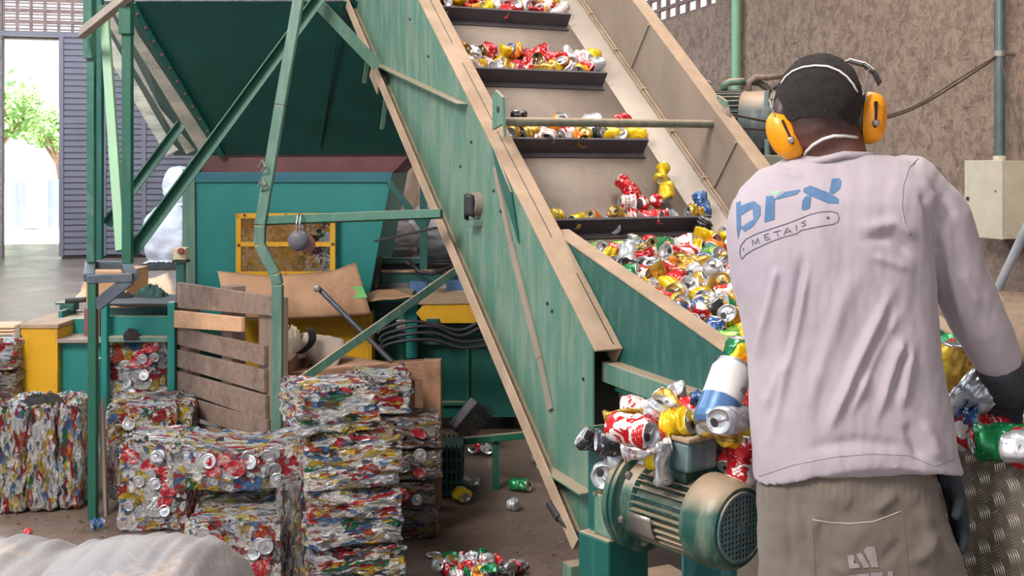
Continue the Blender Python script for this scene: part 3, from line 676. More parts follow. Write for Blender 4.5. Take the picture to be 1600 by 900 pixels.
for k in range(4):
    v = 508+k*9; pts = [P(590+k*3, v+14+k*3, 6.0), P(600, v+6, 6.0), P(640, v-6+k*.8, 5.98), P(680, v-5+k*2+8*(k == 0)-4, 6.0), P(720, v+8-(k > 3)*8, 6.02), P(762, v+4-14*(k < 2), 6.05), P(800, v-8, 6.1)]
    sm_ = []
    for i in range(len(pts)-1):
        a, b, c_, d_ = pts[max(i-1, 0)], pts[i], pts[i+1], pts[min(i+2, len(pts)-1)]
        for s_ in (0, .25, .5, .75): sm_.append(.5*((2*b)+(c_-a)*s_+(2*a-5*b+4*c_-d_)*s_*s_+(3*b-3*c_+d_-a)*s_**3))
    MB().tube(sm_, .009, 8).build('hydraulic_hose', m_hose, bal, smooth=True)
MB().tube([P(640, 408, 6.5), P(655, 425, 6.45), P(675, 428, 6.45), P(720, 412, 6.5)], .012, 8).build('hydraulic_hose', m_hose, bal, smooth=True)
MB().tube([P(632, 408, 6.5), P(642, 414, 6.5), P(660, 428, 6.5)], .010, 8).build('hydraulic_hose', m_hose, bal, smooth=True)
for k in range(3): MB().tube([P(666, 404+k*4, 6.55), P(700, 402+k*5, 6.5), P(745, 416+k*4, 6.5)], .014, 8).build('hydraulic_hose', m_hose, bal, smooth=True)
# ---------------------------------------------------------------- big white bags behind
m_bag = mat('woven_bag', '#b9b6ba', '#a5a2aa', 4, .8, 0, .5, 25, c3='#a9a2a2', dirt=.62)
m_bagb = mat('beige_bag', '#bba89a', '#a89486', 4, .85, 0, .5, 18, c3='#8d7a70', dirt=.6)
m_bagg = mat('grey_bag', '#6f6468', '#7b7074', 4, .8, 0, .5, 18)
def bag(uvc, d, w, h, dep, lab, m, seed, lean=0, group=None, name='bulk_bag'):
    b = P(*uvc, d); c = b.copy()
    def fn(a, t):
        an = a*2*pi; s_ = 4.0; ca, sa = cos(an), sin(an); r = (abs(ca)**s_+abs(sa)**s_)**(-1/s_)
        tt = t; prof = min(1, (sin(min(tt, .98)*pi)**.28)) if 0 < tt < 1 else .02
        if tt < .1: prof = .75+.25*(tt/.1) if tt > 0 else 0.01
        n = noise.noise(V((ca*2+seed, sa*2, tt*5)))*.10+noise.noise(V((ca*5+seed, sa*5, tt*14)))*.05
        return c+RT*(r*ca*w/2*prof*(1+n)+lean*tt)+FW*(r*sa*dep/2*prof*(1+n))+UP*(h*tt+n*.1)
    mb = MB().grid(fn, 48, 30); o = mb.build(name, m, None, smooth=True, loc=b); return tag(o, lab, 'bag', group)
def gz(u, v, z, d): p = P(u, v, d); return p
bag((262, 416), 17.2, .70, .92, .6, 'lower white woven bulk bag standing behind the press, dark strap on top', m_bag, 1, .02)
bag((280, 324), 17.3, .44, .62, .4, 'upper white bag stacked on a bulk bag behind the press', m_bag, 5)
bag((612, 405), 8.3, .30, .85, .4, 'tall creased beige bag seen between the chute and the conveyor', m_bagb, 9, .06)
bag((640, 405), 8.8, .5, .33*2.2, .4, 'beige bag standing behind the tall creased bag', m_bagb, 14, .05)
bag((612, 410), 7.9, .36, .28, .3, 'dark grey bag slumped on the press rails', m_bagg, 19)
bag((700, 408), 8.2, .62, .42, .4, 'white woven bag in the light between post and conveyor', m_bag, 23)
# stand for those bags so that they rest on something real
tb_ = P(650, 410, 8.6); tbl = thing('storage_platform', 'dark platform behind the press carrying the bags', 'platform', (tb_.x, tb_.y, 0))
MB().box((tb_.x, tb_.y, P(650, 408, 8.3).z-.03), RT*.75, FW*.75, UP*.03).build('deck', m_black, tbl)
for sx in (-.7, .7):
    for sy in (-.6, .6): p = tb_+RT*sx+FW*sy; zt = P(650, 408, 8.3).z-.06; MB().box((p.x, p.y, zt/2), RT*.03, FW*.03, UP*zt/2).build('leg', m_black, tbl)
# ================================================================== BALES
mb_face = balemat('flattened_cans', (13, 60, 15))      # compressed front to back
mb_lay = balemat('layered_cans', (13, 17, 46))          # compressed top to bottom
mb_std = balemat('standing_layers', (44, 17, 14))       # on edge
mb_dull = balemat('shaded_layered_cans', (14, 22, 55), dull=.5)  # brown mix paints shade into the colour of the dim bales
mb_dst = balemat('shaded_standing_layers', (75, 60, 9), dull=.35)  # on edge, with a weaker brown mix standing in for shade
m_lid = mat('can_lid_metal', '#b9bbc0', '#d0d1d6', 30, .3, .75, .1, 80)
m_cred = mat('printed_red', '#8f1a22', '#a82630', 20, .35, .4, .4, 60, c3='#d8d0cc', dirt=.60, dsc=30)
m_foil = balemat('foil_scraps', (38, 38, 38))
m_baleparts = {}
def bale(uL, uR, vB, vT, d, dep, yaw, label, m, style='lay', seed=0, lids=0, sag=0, base=None, flakes=40, group=None, roll=0):
    rnd = random.Random(seed+100); uc = (uL+uR)/2; c = P(uc, vB, d)
    if base is not None: c.z = base
    w_ = (uR-uL)/1800*d; h_ = (vB-vT)/1800*d; th = RAD(yaw)
    mb = MB(); ns = .011
    nx, ny, nz = max(6, int(w_/ns)), max(6, int(dep/ns/1.3)), max(6, int(h_/ns))
    S_ = {'lay': (9, 9, 34), 'face': (11, 34, 11), 'std': (34, 10, 9)}[style]; sd = V((seed*3.7, seed*1.3, seed*.7))
    def disp(x, y, z, n):
        q = V((x*S_[0], y*S_[1], z*S_[2]))+sd
        a = noise.noise(q)*.014+noise.noise(q*2.3)*.008
        cv = noise.cell_vector(q*1.6); a += (cv.x-.5)*.009
        return a
    def pt(x, y, z):
        # x,y,z in 0..1 on the box surface
        X, Y, Z_ = (x-.5)*w_, y*dep, z*h_
        # rounded corners
        cx, cy, cz = (x-.5)*2, (y-.5)*2, (z-.5)*2
        n = V((cx**9, cy**9, cz**9)); 
        if n.length < 1e-6: n = V((0, 0, 1))
        n.normalize()
        r = .012; k = (abs(cx) > .93)+(abs(cy) > .93)+(abs(cz) > .93)
        a = disp(X, Y, Z_, n)-(.007*max(0, k-1))-.006*(abs(cz) > .96)
        p = V((X, Y, Z_))+n*a
        if z > .0: p.z += sag*(-(1-(2*x-1)**2))*(.6+.4*z)+roll*(x-.5)
        elif sag or roll: p.z += sag*(-(1-(2*x-1)**2))*.6+roll*(x-.5)
        p.z += .006*noise.noise(V((X*9, Y*9, seed)))*(z > .5)
        return p
    mb.grid(lambda a, b: pt(a, 0, b), nx, nz); mb.grid(lambda a, b: pt(a, 1, b), nx, nz)
    mb.grid(lambda a, b: pt(0, a, b), ny, nz); mb.grid(lambda a, b: pt(1, a, b), ny, nz)
    mb.grid(lambda a, b: pt(a, b, 1), nx, ny); mb.grid(lambda a, b: pt(a, b, 0), nx, ny)
    mb.cur = 1
    for k in range(lids):
        x, z = rnd.uniform(.12, .88), rnd.uniform(.1, .9); p = pt(x, 0, z)+V((0, -.004, 0))
        ax = V((rnd.gauss(0, .25), -1, rnd.gauss(0, .25))); r = rnd.uniform(.022, .028)
        mb.lathe(p, ax, [(0, r), (.006, r), (.007, r*.9), (.003, r*.85), (.002, r*.3), (.004, r*.15)], 16)
    mb.cur = 2
    for k in range(max(0, lids//2)):
        x, z = rnd.uniform(.15, .85), rnd.uniform(.15, .85); p = pt(x, 0, z); a = rnd.uniform(-.8, .8)
        e1 = V((cos(a), 0, sin(a)))*rnd.uniform(.03, .05); e2 = V((-sin(a), 0, cos(a)))*rnd.uniform(.018, .03); fr = V((0, -.007, 0))
        mb.grid(lambda s_, t_: p+fr+e1*(2*s_-1)*(1-.25*abs(2*t_-1))+e2*(2*t_-1)*(1-.3*abs(2*s_-1)**2)+V((0, noise.noise(V((s_*4+k, t_*4, seed)))*.007, 0)), 6, 5)
    mb.cur = 3
    for k in range(flakes):      # torn foil sticking out along the top edges
        e = rnd.choice([0, 0, 1, 2]); s_ = rnd.random()
        p = pt(s_, 0.02, 1) if e == 0 else (pt(.02, s_, 1) if e == 1 else pt(.98, s_, 1)); 
        d1 = V((rnd.gauss(0, 1), rnd.gauss(-.2, .6), abs(rnd.gauss(.3, .6)))).normalized()*rnd.uniform(.010, .026); d2 = d1.orthogonal().normalized()*rnd.uniform(.005, .012)
        mb.add([p-d2-d1*.3, p+d2-d1*.3, p+d1+d2*.6, p+d1*1.2-d2*.5], [(0, 1, 2, 3)])
    me_o = mb.build('can_bale', [m, m_lid, m_cred, m_foil], None, smooth='auto')
    me_o.data.validate()
    me_o.location = c; me_o.rotation_euler = (0, 0, -YAW+th)
    return tag(me_o, label, 'bale', group or 'bales of crushed cans')
G1 = 'three bales on edge at the left'
bale(-14, 37, 812, 643, 4.95, .36, 4, 'bale of silver crushed cans on edge, leftmost of three side by side', mb_std, 'std', 1, base=0)
bale(41, 84, 808, 641, 4.97, .36, 3, 'bale of crushed cans standing on edge, middle one of three, black cloth on its top', mb_std, 'std', 2, base=0)
bale(89, 124, 804, 640, 5.0, .33, 8, 'bale of crushed cans standing on edge, right one of three beside the green post', mb_std, 'std', 3, base=0)
bale(-60, 22, 628, 582, 5.62, .3, 0, 'lower of two bales at the left frame edge beside the yellow panel', mb_dull, 'lay', 4, base=.345)
bale(-60, 19, 580, 532, 5.62, .3, 2, 'upper of two bales at the left frame edge, under the cardboard stack', mb_lay, 'lay', 5, base=.495)
bale(-66, 20, 640, 740, 5.62, .3, 0, 'bottom bale hidden behind the bales on edge', mb_dull, 'lay', 6, base=0) if False else bale(-60, 22, 735, 629, 5.62, .3, 0, 'bottom bale at the left frame edge under two others', mb_dull, 'lay', 6, base=.01)
bale(168, 265, 650, 541, 5.62, .28, 0, 'square bale with red and green cans held in the teal gate of the press', mb_face, 'face', 7, lids=9, base=.335)
bale(165, 262, 735, 632, 5.60, .28, 0, 'low bale under the square bale in the press gate', mb_face, 'face', 8, base=.01, flakes=0)
bale(168, 272, 770, 642, 5.12, .36, 10, 'wide bale lying behind the big-faced front bale, below the press gate', mb_face, 'face', 9, lids=3, base=.07)
bale(274, 300, 770, 642, 5.2, .3, 10, 'narrow bale between the wooden pallet and the wide bale', mb_face, 'face', 10, base=.06)
bale(166, 186, 790, 700, 4.98, .12, 0, 'thin brown bale on edge next to the grey foot plate', mb_dst, 'std', 11, base=.05, flakes=5)
bale(185, 289, 832, 690, 4.72, .32, 3, 'tall bale with round can ends and yellow patches, left of the sagging bale', mb_face, 'face', 12, lids=15, base=0)
bale(290, 438, 934, 810, 3.98, .42, 4, 'front bale showing a big red can and many can ends, under the sagging bale', mb_face, 'face', 13, lids=14, base=0)
bale(437, 476, 950, 776, 4.05, .3, 14, 'dark streaked bale standing on edge between the front bale and the four-high stack', mb_dst, 'std', 14, base=0, flakes=8)
bale(266, 474, 768, 698, 4.16, .34, 6, 'long sagging bale lying across the front bales', mb_face, 'face', 15, lids=8, base=.335, sag=.030, flakes=90)
ST = [(487, 636, 945, 858, 3.94, 17), (484, 631, 857, 771, 3.94, 17.5), (479, 628, 769, 684, 3.94, 16), (468, 597, 681, 612, 3.92, 24)]
zz = 0
LB = ['lowest bale of the four-high stack at the front', 'second bale from the floor in the four-high stack', 'third bale from the floor in the four-high stack, reddish top edge', 'top bale of the four-high stack with foil shards sticking up']
for k, (a, b, vb, vt, d, yw) in enumerate(ST):
    h_ = (.19, .19, .19, .165)[k]; dd = h_/d*1800
    bale(a, b, 900, 900-dd, d, (.30, .30, .30, .31)[k], yw, LB[k], mb_lay, 'lay', 20+k, base=zz, flakes=(20, 30, 60, 130)[k], group='four-high stack of bales'); zz += h_+.004
SB = [(590, 685, 'bottom bale'), (585, 679, 'second bale from the floor'), (588, 691, 'third bale from the floor'), (590, 689, 'fourth bale from the floor')]
zz = 0
for k, (a, b, lb) in enumerate(SB):
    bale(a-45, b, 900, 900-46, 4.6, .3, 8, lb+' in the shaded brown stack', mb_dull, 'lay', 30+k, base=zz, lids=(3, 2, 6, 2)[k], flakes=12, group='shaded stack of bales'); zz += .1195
bale(560, 644, 900, 836, 4.68, .26, 12, 'small topmost bale of the shaded stack, in front of the wooden crate', mb_lay, 'lay', 36, base=zz+.004, flakes=30, group='shaded stack of bales')
# shards of foil standing on the top bale
# ================================================================== WOOD, CARDBOARD, ODDMENTS
def woodmat(name, a, b, c, ax=0):
    t = NT(name); oi = t.n('ObjectInfo').outputs['Random']
    off = t.n('CombineXYZ', {0: t.math('MULTIPLY', oi, 9.), 1: t.math('MULTIPLY', oi, 5.), 2: t.math('MULTIPLY', oi, 7.)}).outputs[0]
    sc = [30, 30, 30]; sc[ax] = 2.2; v = t.mapping(tuple(sc), off=off)
    n = t.noise(v, 1.2, 6, .7, .6); col = t.mix(t.ramp(n, [(.3, 0.), (.7, 1.)]), a, b)
    col = t.mix(t.ramp(t.noise(t.mapping((3, 3, 3), off=off), 2, 5, .7), [(.5, 0.), (.72, .8)]), col, c)
    t.bump(n, .4, .004); MATS[name] = t.out(col, .85); return MATS[name]
m_wgrey = woodmat('weathered_wood', '#6d5a50', '#8d776a', '#4f423d'); m_wnew = woodmat('fresh_wood', '#b98a68', '#cda482', '#9a7660')
m_wred = woodmat('brown_crate_wood', '#845f48', '#a17a5e', '#5f4638', 2); m_wgz = woodmat('weathered_post', '#6d5a50', '#8d776a', '#4f423d', 2)
pal = thing('wooden_pallet', 'weathered wooden pallet crate side standing on edge with one fresh board', 'pallet', (P(345, 700, 5.25).x, P(345, 700, 5.25).y, .05))
def pp(u, v, off=0):      # point on the vertical pallet plane through (272,d5.6) and (418,d4.9)
    a = P(272, 300, 5.6); b = P(418, 300, 4.9); d = b-a; d.z = 0; n = d.cross(UP).normalized(); return onplane(u, v, a+n*off, n), n
def board(u0, va, vb, u1, vc, vd, m, off=0, th=.02, par=pal, nm='board'):
    q = [pp(u0, va, off), pp(u1, vc, off), pp(u1, vd, off), pp(u0, vb, off)]; n = q[0][1]
    s_ = 1 if n.dot(FW) > 0 else -1
    return MB().prism([x[0] for x in q], n*th*s_).build(nm, m, par, bevel=.003)
for r in ((276, 441, 481, 424, 463, 494), (274, 511, 538, 412, 541, 572), (275, 546, 573, 412, 578, 614), (275, 580, 609, 414, 618, 658), (277, 617, 642, 416, 656, 692), (300, 660, 676, 416, 694, 716)):
    board(r[0], r[1], r[2], r[3], r[4], r[5], m_wgrey)
board(271, 485, 512, 377, 496, 519, m_wnew, off=-.022 if pp(300, 500)[1].dot(FW) > 0 else .022)
s_ = .022 if pp(300, 500)[1].dot(FW) > 0 else -.022
for (a, b) in ((404, 428), (346, 362), (280, 292)):
    board(a, 462 if a > 400 else 446, 716, b, 466 if a > 400 else 448, 722, m_wgz, off=s_, th=.07, nm='upright')
lc = thing('wooden_crate', 'low brown wooden crate behind the front stacks of bales', 'crate', (P(570, 790, 5.05).x, P(570, 790, 5.05).y, 0))
def cslab(uvs, dd, ext, nm, m=m_wred): return MB().prism([P(u, v, d) for (u, v), d in zip(uvs, dd)], FW*ext).build(nm, m, lc, bevel=.003)
woodh = woodmat('crate_rail_wood', '#7d5c4a', '#9a765e', '#5f4638')
cslab([(445, 582), (689, 562), (689, 592), (445, 612)], (5.08, 5.0, 5.0, 5.08), .02, 'rail', woodh)
for a, b in ((447, 480), (488, 520), (528, 560), (566, 597), (609, 648)): cslab([(a, 583-(a-445)*.08), (b, 583-(b-445)*.08), (b, 790), (a, 790)], (5.06,)*4, .018, 'slat')
cslab(rectpx(661, 564, 689, 797), (5.0,)*4, .07, 'corner_post'); cslab(rectpx(440, 590, 460, 797), (5.1,)*4, .07, 'corner_post')
cslab([(445, 760), (689, 760), (689, 785), (445, 785)], (5.07,)*4, .018, 'rail', woodh)
for sgn, u in ((1, 445),): 
    a = P(u, 564, 5.02); b = P(u, 792, 5.02); MB().prism([a, a+FW*.7, b+FW*.7, b], RT*(.02 if sgn else -.02)).build('side_board', woodh, lc)
MB().prism([P(445, 575, 5.78), P(689, 560, 5.72), P(689, 720, 5.72), P(445, 720, 5.78)], FW*.02).build('back_board', woodh, lc)
m_card = mat('cardboard', '#a98163', '#bb9475', 3, .85, 0, .06, 30, c3='#8f6c55', dirt=.62, dsc=2.5)
m_cardl = mat('cardboard_light', '#c9a583', '#d5b595', 3, .85, 0, .06, 30, c3='#b08d70', dirt=.64)
def sheet(uvs, dd, name, lab, m, cat='cardboard', wob=.02, th=.006, group=None, nu=10, nv=8):
    q = [P(u, v, d) for (u, v), d in zip(uvs, dd)]      # tl tr br bl
    sd = V((uvs[0][0]*.01, uvs[0][1]*.013, 0))
    def fn(a, b):
        p = (q[0]*(1-a)+q[1]*a)*(1-b)+(q[3]*(1-a)+q[2]*a)*b; return p-FW*wob*noise.noise(V((a*2, b*2, 0))+sd)*2+UP*wob*.5*noise.noise(V((a*3, 0, 3))+sd)
    o = MB().grid(fn, nu, nv).build(name, m, None, smooth=True, solid=th, loc=q[3]); return tag(o, lab, cat, group)
# curved cardboard over the yellow panels
def curved(uv_t, uv_b, dt, db, name, lab, m, bulge=.08, green=False):
    def edge(pts, a):
        x = a*(len(pts)-1); i = min(int(x), len(pts)-2); f = x-i; return (pts[i][0]*(1-f)+pts[i+1][0]*f, pts[i][1]*(1-f)+pts[i+1][1]*f)
    def fn(a, b):
        t_ = edge(uv_t, a); s_ = edge(uv_b, a); d = dt*(1-b)+db*b-bulge*sin(b*pi*.8)
        return P(t_[0]*(1-b)+s_[0]*b+14*sin(b*pi)*a*0, t_[1]*(1-b)+s_[1]*b, d)
    return tag(MB().grid(fn, 16, 12).build(name, m, None, smooth=True, solid=.006, loc=fn(0, 1)), lab, 'cardboard')
curved([(340, 424), (420, 432), (520, 424), (556, 410)], [(356, 498), (440, 499), (520, 496), (580, 492)], 6.14, 6.05, 'cardboard_sheet', 'large brown cardboard sheet draped over the yellow panels under the meshed guard', m_card)
tag(MB().prism([P(540, 450, 6.03), P(566, 447, 6.02), P(574, 465, 5.99), P(549, 466, 6.0)], FW*.002).build('green_tape', mat('green_tape_mat', '#4f9c4c', '#5bab55', 6, .6), None, loc=P(556, 456, 6.0)), 'patch of bright green tape on the large cardboard sheet', 'tape')
sheet([(572, 452), (620, 452), (650, 463), (575, 471)], (6.5, 6.4, 6.15, 6.1), 'cardboard_sheet', 'thin cardboard sheet lying on the rim right of the large sheet', m_card, wob=.01)
sheet([(440, 565), (520, 552), (612, 566), (450, 582)], (5.7, 5.6, 5.2, 5.2), 'cardboard_sheet', 'crumpled cardboard lying on the low wooden crate', m_card, wob=.02)
for k in range(6): sheet([(-30, 506+k*5), (40+k*3, 503+k*5), (26, 511+k*5), (-40, 514+k*5)], (6.7, 6.7, 5.9, 5.9), 'cardboard_sheet', 'flattened cardboard in the pile at the left frame edge, '+('topmost', 'second from the top', 'third from the top', 'third from the bottom', 'second from the bottom', 'lowest')[k]+' sheet', m_cardl, wob=.008, th=.012, group='pile of flattened cardboard')
cb = P(165, 478, 6.0)
bxo = thing('cardboard_box', 'tan cardboard box behind the small grey steel portal', 'box', (cb.x, cb.y, cb.z))
slab(rectpx(134, 424, 199, 474), 6.0, .35, 'carton', m_card, bxo, .004); slab([(134, 424), (136, 412), (150, 410), (140, 424)], 6.0, .02, 'flap', m_cardl, bxo)
sheet([(128, 452), (135, 430), (140, 470), (118, 468)], (6.5, 6.4, 6.3, 6.4), 'cardboard_sheet', 'pale cardboard flap leaning at the left of the tan box', m_cardl)
sheet([(200, 446), (262, 428), (278, 465), (198, 466)], (7.2, 7.2, 6.0, 6.0), 'cardboard_sheet', 'pale cardboard sheet lying between the portal and the emergency stop', m_cardl, wob=.03)
sheet([(180, 470), (275, 466), (279, 478), (168, 480)], (6.3, 6.3, 5.8, 5.8), 'cardboard_sheet', 'edge-worn cardboard under the dark rags on the press gate', m_card, wob=.015)
def rag(uv, d, w, h, dep, lab, m, seed, cat='rag', nm='rag'):
    c = P(*uv, d)
    def fn(a, b):
        an = a*2*pi; ph = b*pi/2; r = 1+.35*noise.noise(V((cos(an)*2+seed, sin(an)*2, b*2)))
        n = noise.noise(V((cos(an)*4+seed, sin(an)*4, b*6)))
        return c+RT*cos(an)*w*.5*r*cos(ph)+FW*sin(an)*dep*.5*r*cos(ph)+UP*(h*sin(ph)*(1+.5*n)+.004)
    o = MB().grid(fn, 36, 12).build(nm, m, None, smooth=True, loc=c); return tag(o, lab, cat)
m_cloth = mat('dark_cloth', '#181616', '#2b2725', 12, .9, 0, .4, 25); m_clothg = mat('dark_green_cloth', '#26423f', '#31514b', 9, .85, 0, .5, 22)
rag((65, 640), 5.1, .24, .055, .16, 'crumpled black cloth on top of the middle bale on edge', m_cloth, 2)
rag((236, 470), 5.9, .16, .07, .12, 'dark green folded rag lying on the press gate', m_clothg, 4)
rag((192, 472), 5.85, .12, .04, .1, 'small dark grey rag left of the dark green rag', m_cloth, 7)
rag((206, 532), 5.58, .10, .045, .04, 'dark cap-shaped scrap on the crossbeam of the press gate', m_cloth, 9)
rag((250, 420), 16.7, .75, .08, .3, 'dark cloth strip lying at the foot of the white bulk bags', m_cloth, 12)
# sack with black strap
sk = thing('paper_sack', 'beige open sack with a black strap lying on the wooden crate', 'sack', P(500, 572, 5.35))
def fsack(a, b):
    an = a*2*pi; r = .045+.075*b**.8; c = P(468, 532, 5.3).lerp(P(522, 560, 5.35), b)
    ax = (P(522, 560, 5.35)-P(468, 532, 5.3)).normalized(); e1 = UP.cross(ax).normalized(); e2 = ax.cross(e1)
    return c+(e1*cos(an)+e2*sin(an)*.8)*r*(1+.12*noise.noise(V((cos(an)*3, sin(an)*3, b*4))))
m_sack = mat('sack_paper', '#a8958a', '#b8a598', 5, .8, 0, .3, 20)
MB().grid(fsack, 28, 12).build('sack_body', m_sack, sk, smooth=True, solid=.003)
mb = MB(); mb.grid(lambda a, b: P(484+14*sin(a*3)-a*18, 512+a*40, 5.2)+RT*(b-.5)*.035-FW*.03*sin(a*3), 10, 2); mb.build('strap', m_cloth, sk, smooth=True, solid=.004)
rag((456, 560), 5.25, .12, .12, .1, 'crumpled white and tan plastic bag beside the beige sack', mat('pale_film', '#cdbfae', '#b59c80', 14, .5, 0, .5, 30), 15, 'plastic bag', 'plastic_bag')
# ear muffs hanging on the cross rail
m_grey = mat('grey_plastic', '#4a4a54', '#5a5963', 10, .5); m_pink = mat('pink_foam', '#9c6c6c', '#8c5e60', 10, .8)
eh = thing('ear_defenders', 'grey ear defenders hanging from the cross rail in front of the yellow guard', 'ear defenders', P(468, 345, 4.6))
ec = P(466, 376, 4.58)
MB().lathe(ec+FW*.02, -FW, [(0, .040), (.02, .042), (.032, .034), (.038, .018)], 20).build('ear_cup', m_grey, eh, smooth='auto')
for s_ in (0, 1): MB().tube([P(463+s_*5, 384-20, 4.57), P(463+s_*5, 350, 4.57), P(465+s_*5, 337, 4.58), P(467+s_*4, 334, 4.62), P(469+s_*4, 342, 4.66)], .0025, 6).build('wire', m_tin, eh)
MB().lathe(P(480, 382, 4.63), (RT*.8-FW*.6), [(-.012, .03), (0, .036), (.012, .034), (.018, .02)], 18).build('ear_cushion', m_pink, eh, smooth='auto')
MB().tube([P(470, 340, 4.64), P(474, 356, 4.62), P(476, 372, 4.62)], .007, 8).build('headband', m_grey, eh)
# broom head and plastic crate in the shadow under the press
br = thing('broom_head', 'dark broom head with stiff bristles lying under the press', 'broom', P(728, 690, 5.9))
a, b = P(706, 668, 5.9), P(742, 625, 5.95); MB().beam(a, b, .05, .035).build('block', m_grey, br, bevel=.01)
mb = MB(); rnd = random.Random(4); d = (b-a).normalized(); out = (RT*.75-UP*.62)
for k in range(260):
    p = a.lerp(b, rnd.random())+FW*rnd.uniform(-.02, .02); mb.beam(p, p+out*rnd.uniform(.09, .13)+d*rnd.gauss(0, .014), .0022, .0022)
mb.build('bristles', m_cloth, br)['kind'] = 'stuff'
pc_ = thing('plastic_crate', 'dark green slatted plastic crate behind the shaded stack of bales', 'crate', P(700, 742, 5.25)); pc_.location.z = 0; WL[pc_.name] = V(pc_.location)
mb = MB(); base = P(700, 740, 5.3); base.z = 0
for k in range(5): mb.box(base+UP*(.02+k*.05), RT*.07, FW*.1, UP*.008)
for k in range(-3, 4): mb.box(base+RT*k*.022+UP*.12-FW*.1, RT*.004, FW*.004, UP*.12)
for k in range(-3, 4): mb.box(base+RT*k*.022+UP*.12+FW*.1, RT*.004, FW*.004, UP*.12)
mb.build('crate_wall', m_clothg, pc_)
# white bulk bag in the foreground
prof = [(-80, 838), (0, 838), (40, 845), (82, 857), (100, 845), (160, 833), (230, 829), (300, 832), (318, 845), (335, 868), (352, 900), (372, 960)]
def topv(u):
    for (a, va), (b, vb) in zip(prof[:-1], prof[1:]):
        if a <= u <= b: return va+(vb-va)*(u-a)/(b-a)
    return prof[-1][1]
def fb(a, b):
    u = -80+a*452; d = 2.75; p = P(u, topv(u), d); ht = p.z
    n = noise.noise(V((u*.012, b*3, 2)))*.02+noise.noise(V((u*.05, b*9, 5)))*.016
    ht -= .035
    if b < .5:      # front side rising from the floor to the rim
        t_ = b/.5; y = -.42*cos(t_*pi/2)-.02; z = ht*(sin(t_*pi/2)**.8)
    else:
        t_ = (b-.5)/.5; y = .5*sin(t_*pi/2); z = ht*(cos(t_*pi/2)**.7 if t_ < 1 else 0)
    fold = -.04*math.exp(-((u-82)/9)**2)*(1 if .3 < b < .6 else .4)
    return V((p.x, p.y, 0))+FW*(y+n-fold)+UP*max(0.003, z+n*.6*(0 < b < 1))
m_bagw = mat('white_polybag', '#8f8b8a', '#77757b', 2.2, .6, 0, .7, 9, c3='#bda591', dirt=.66, dsc=4)
tag(MB().grid(fb, 90, 40).build('bulk_bag', m_bagw, None, smooth=True, loc=P(140, 900, 2.75)), 'big white woven bulk bag in the near left corner with a stitched fold', 'bag')
# ================================================================== CANS
def canprint(name, base, second, third, f1=.5, f2=.62, metal=.35):
    t = NT('can_'+name); oi = t.n('ObjectInfo').outputs['Random']
    off = t.n('CombineXYZ', {0: t.math('MULTIPLY', oi, 7.), 1: t.math('MULTIPLY', oi, 3.), 2: t.math('MULTIPLY', oi, 5.)}).outputs[0]
    v = t.mapping((1, 1, 1), off=off)
    n = t.noise(v, 17, 2, .5, 1.2); c = t.mix(t.ramp(n, [(f1, 0.), (f1+.015, 1.)]), base, second)
    n2 = t.noise(t.mapping((1, 1, 2.4), off=off), 40, 2, .5, 2.); c = t.mix(t.ramp(n2, [(f2, 0.), (f2+.01, 1.)]), c, third)
    t.bump(t.noise(v, 60, 3, .6), .3, .004)
    return t.out(c, .3, metal)
CM = {'red': canprint('red', '#b0131c', '#c9202a', '#ece6e2'), 'red and white': canprint('red_white', '#b8161f', '#e2dcda', '#f0ecea', .5, .66),
      'yellow': canprint('yellow', '#d9b310', '#e2c42c', '#b3352a', .5, .66), 'gold': canprint('gold', '#a8822e', '#c19b45', '#7a2522', .52, .66, .55),
      'white and red': canprint('white_red', '#dedad8', '#c8c9cd', '#b31d26', .5, .58), 'silver': canprint('silver', '#b4b8c0', '#d6d8dd', '#3f5f96', .5, .66, .6),
      'green': canprint('green', '#0f6a3c', '#15824a', '#e4e2d8', .5, .66), 'blue': canprint('blue', '#284f86', '#4f74a6', '#dfe2e6', .55, .62),
      'orange': canprint('orange', '#d2661a', '#e08a22', '#f0d9a0', .5, .66), 'white and blue': None, 'black': canprint('black', '#25252a', '#3a3a40', '#b9b9bd', .55, .66), 
      'light green': canprint('light_green', '#4f9a3a', '#86bb4d', '#e4e6d0', .5, .66)}
_t = NT('can_white_blue'); _z = _t.n('SeparateXYZ', {0: _t.tc.outputs['Object']}).outputs[2]
_c = _t.mix(_t.ramp(_t.math('MULTIPLY', _t.math('ADD', _z, .06), 8.), [(.40, 0.), (.42, 1.)]), '#4c6f9c', '#dedcda'); _c = _t.mix(_t.ramp(_t.noise(_t.mapping(), 30, 3), [(.62, 0.), (.64, .6)]), _c, '#2f4f80')
CM['white and blue'] = _t.out(_c, .3, .3)
m_can = mat('bare_can_metal', '#b7b9be', '#cfd0d5', 30, .28, .8, .15, 60)
m_cang = mat('golden_can_inside', '#a8884a', '#8f7038', 30, .3, .8, .15, 60)
m_hole = mat('can_opening', '#151416', '#1d1b1c', 10, .7)
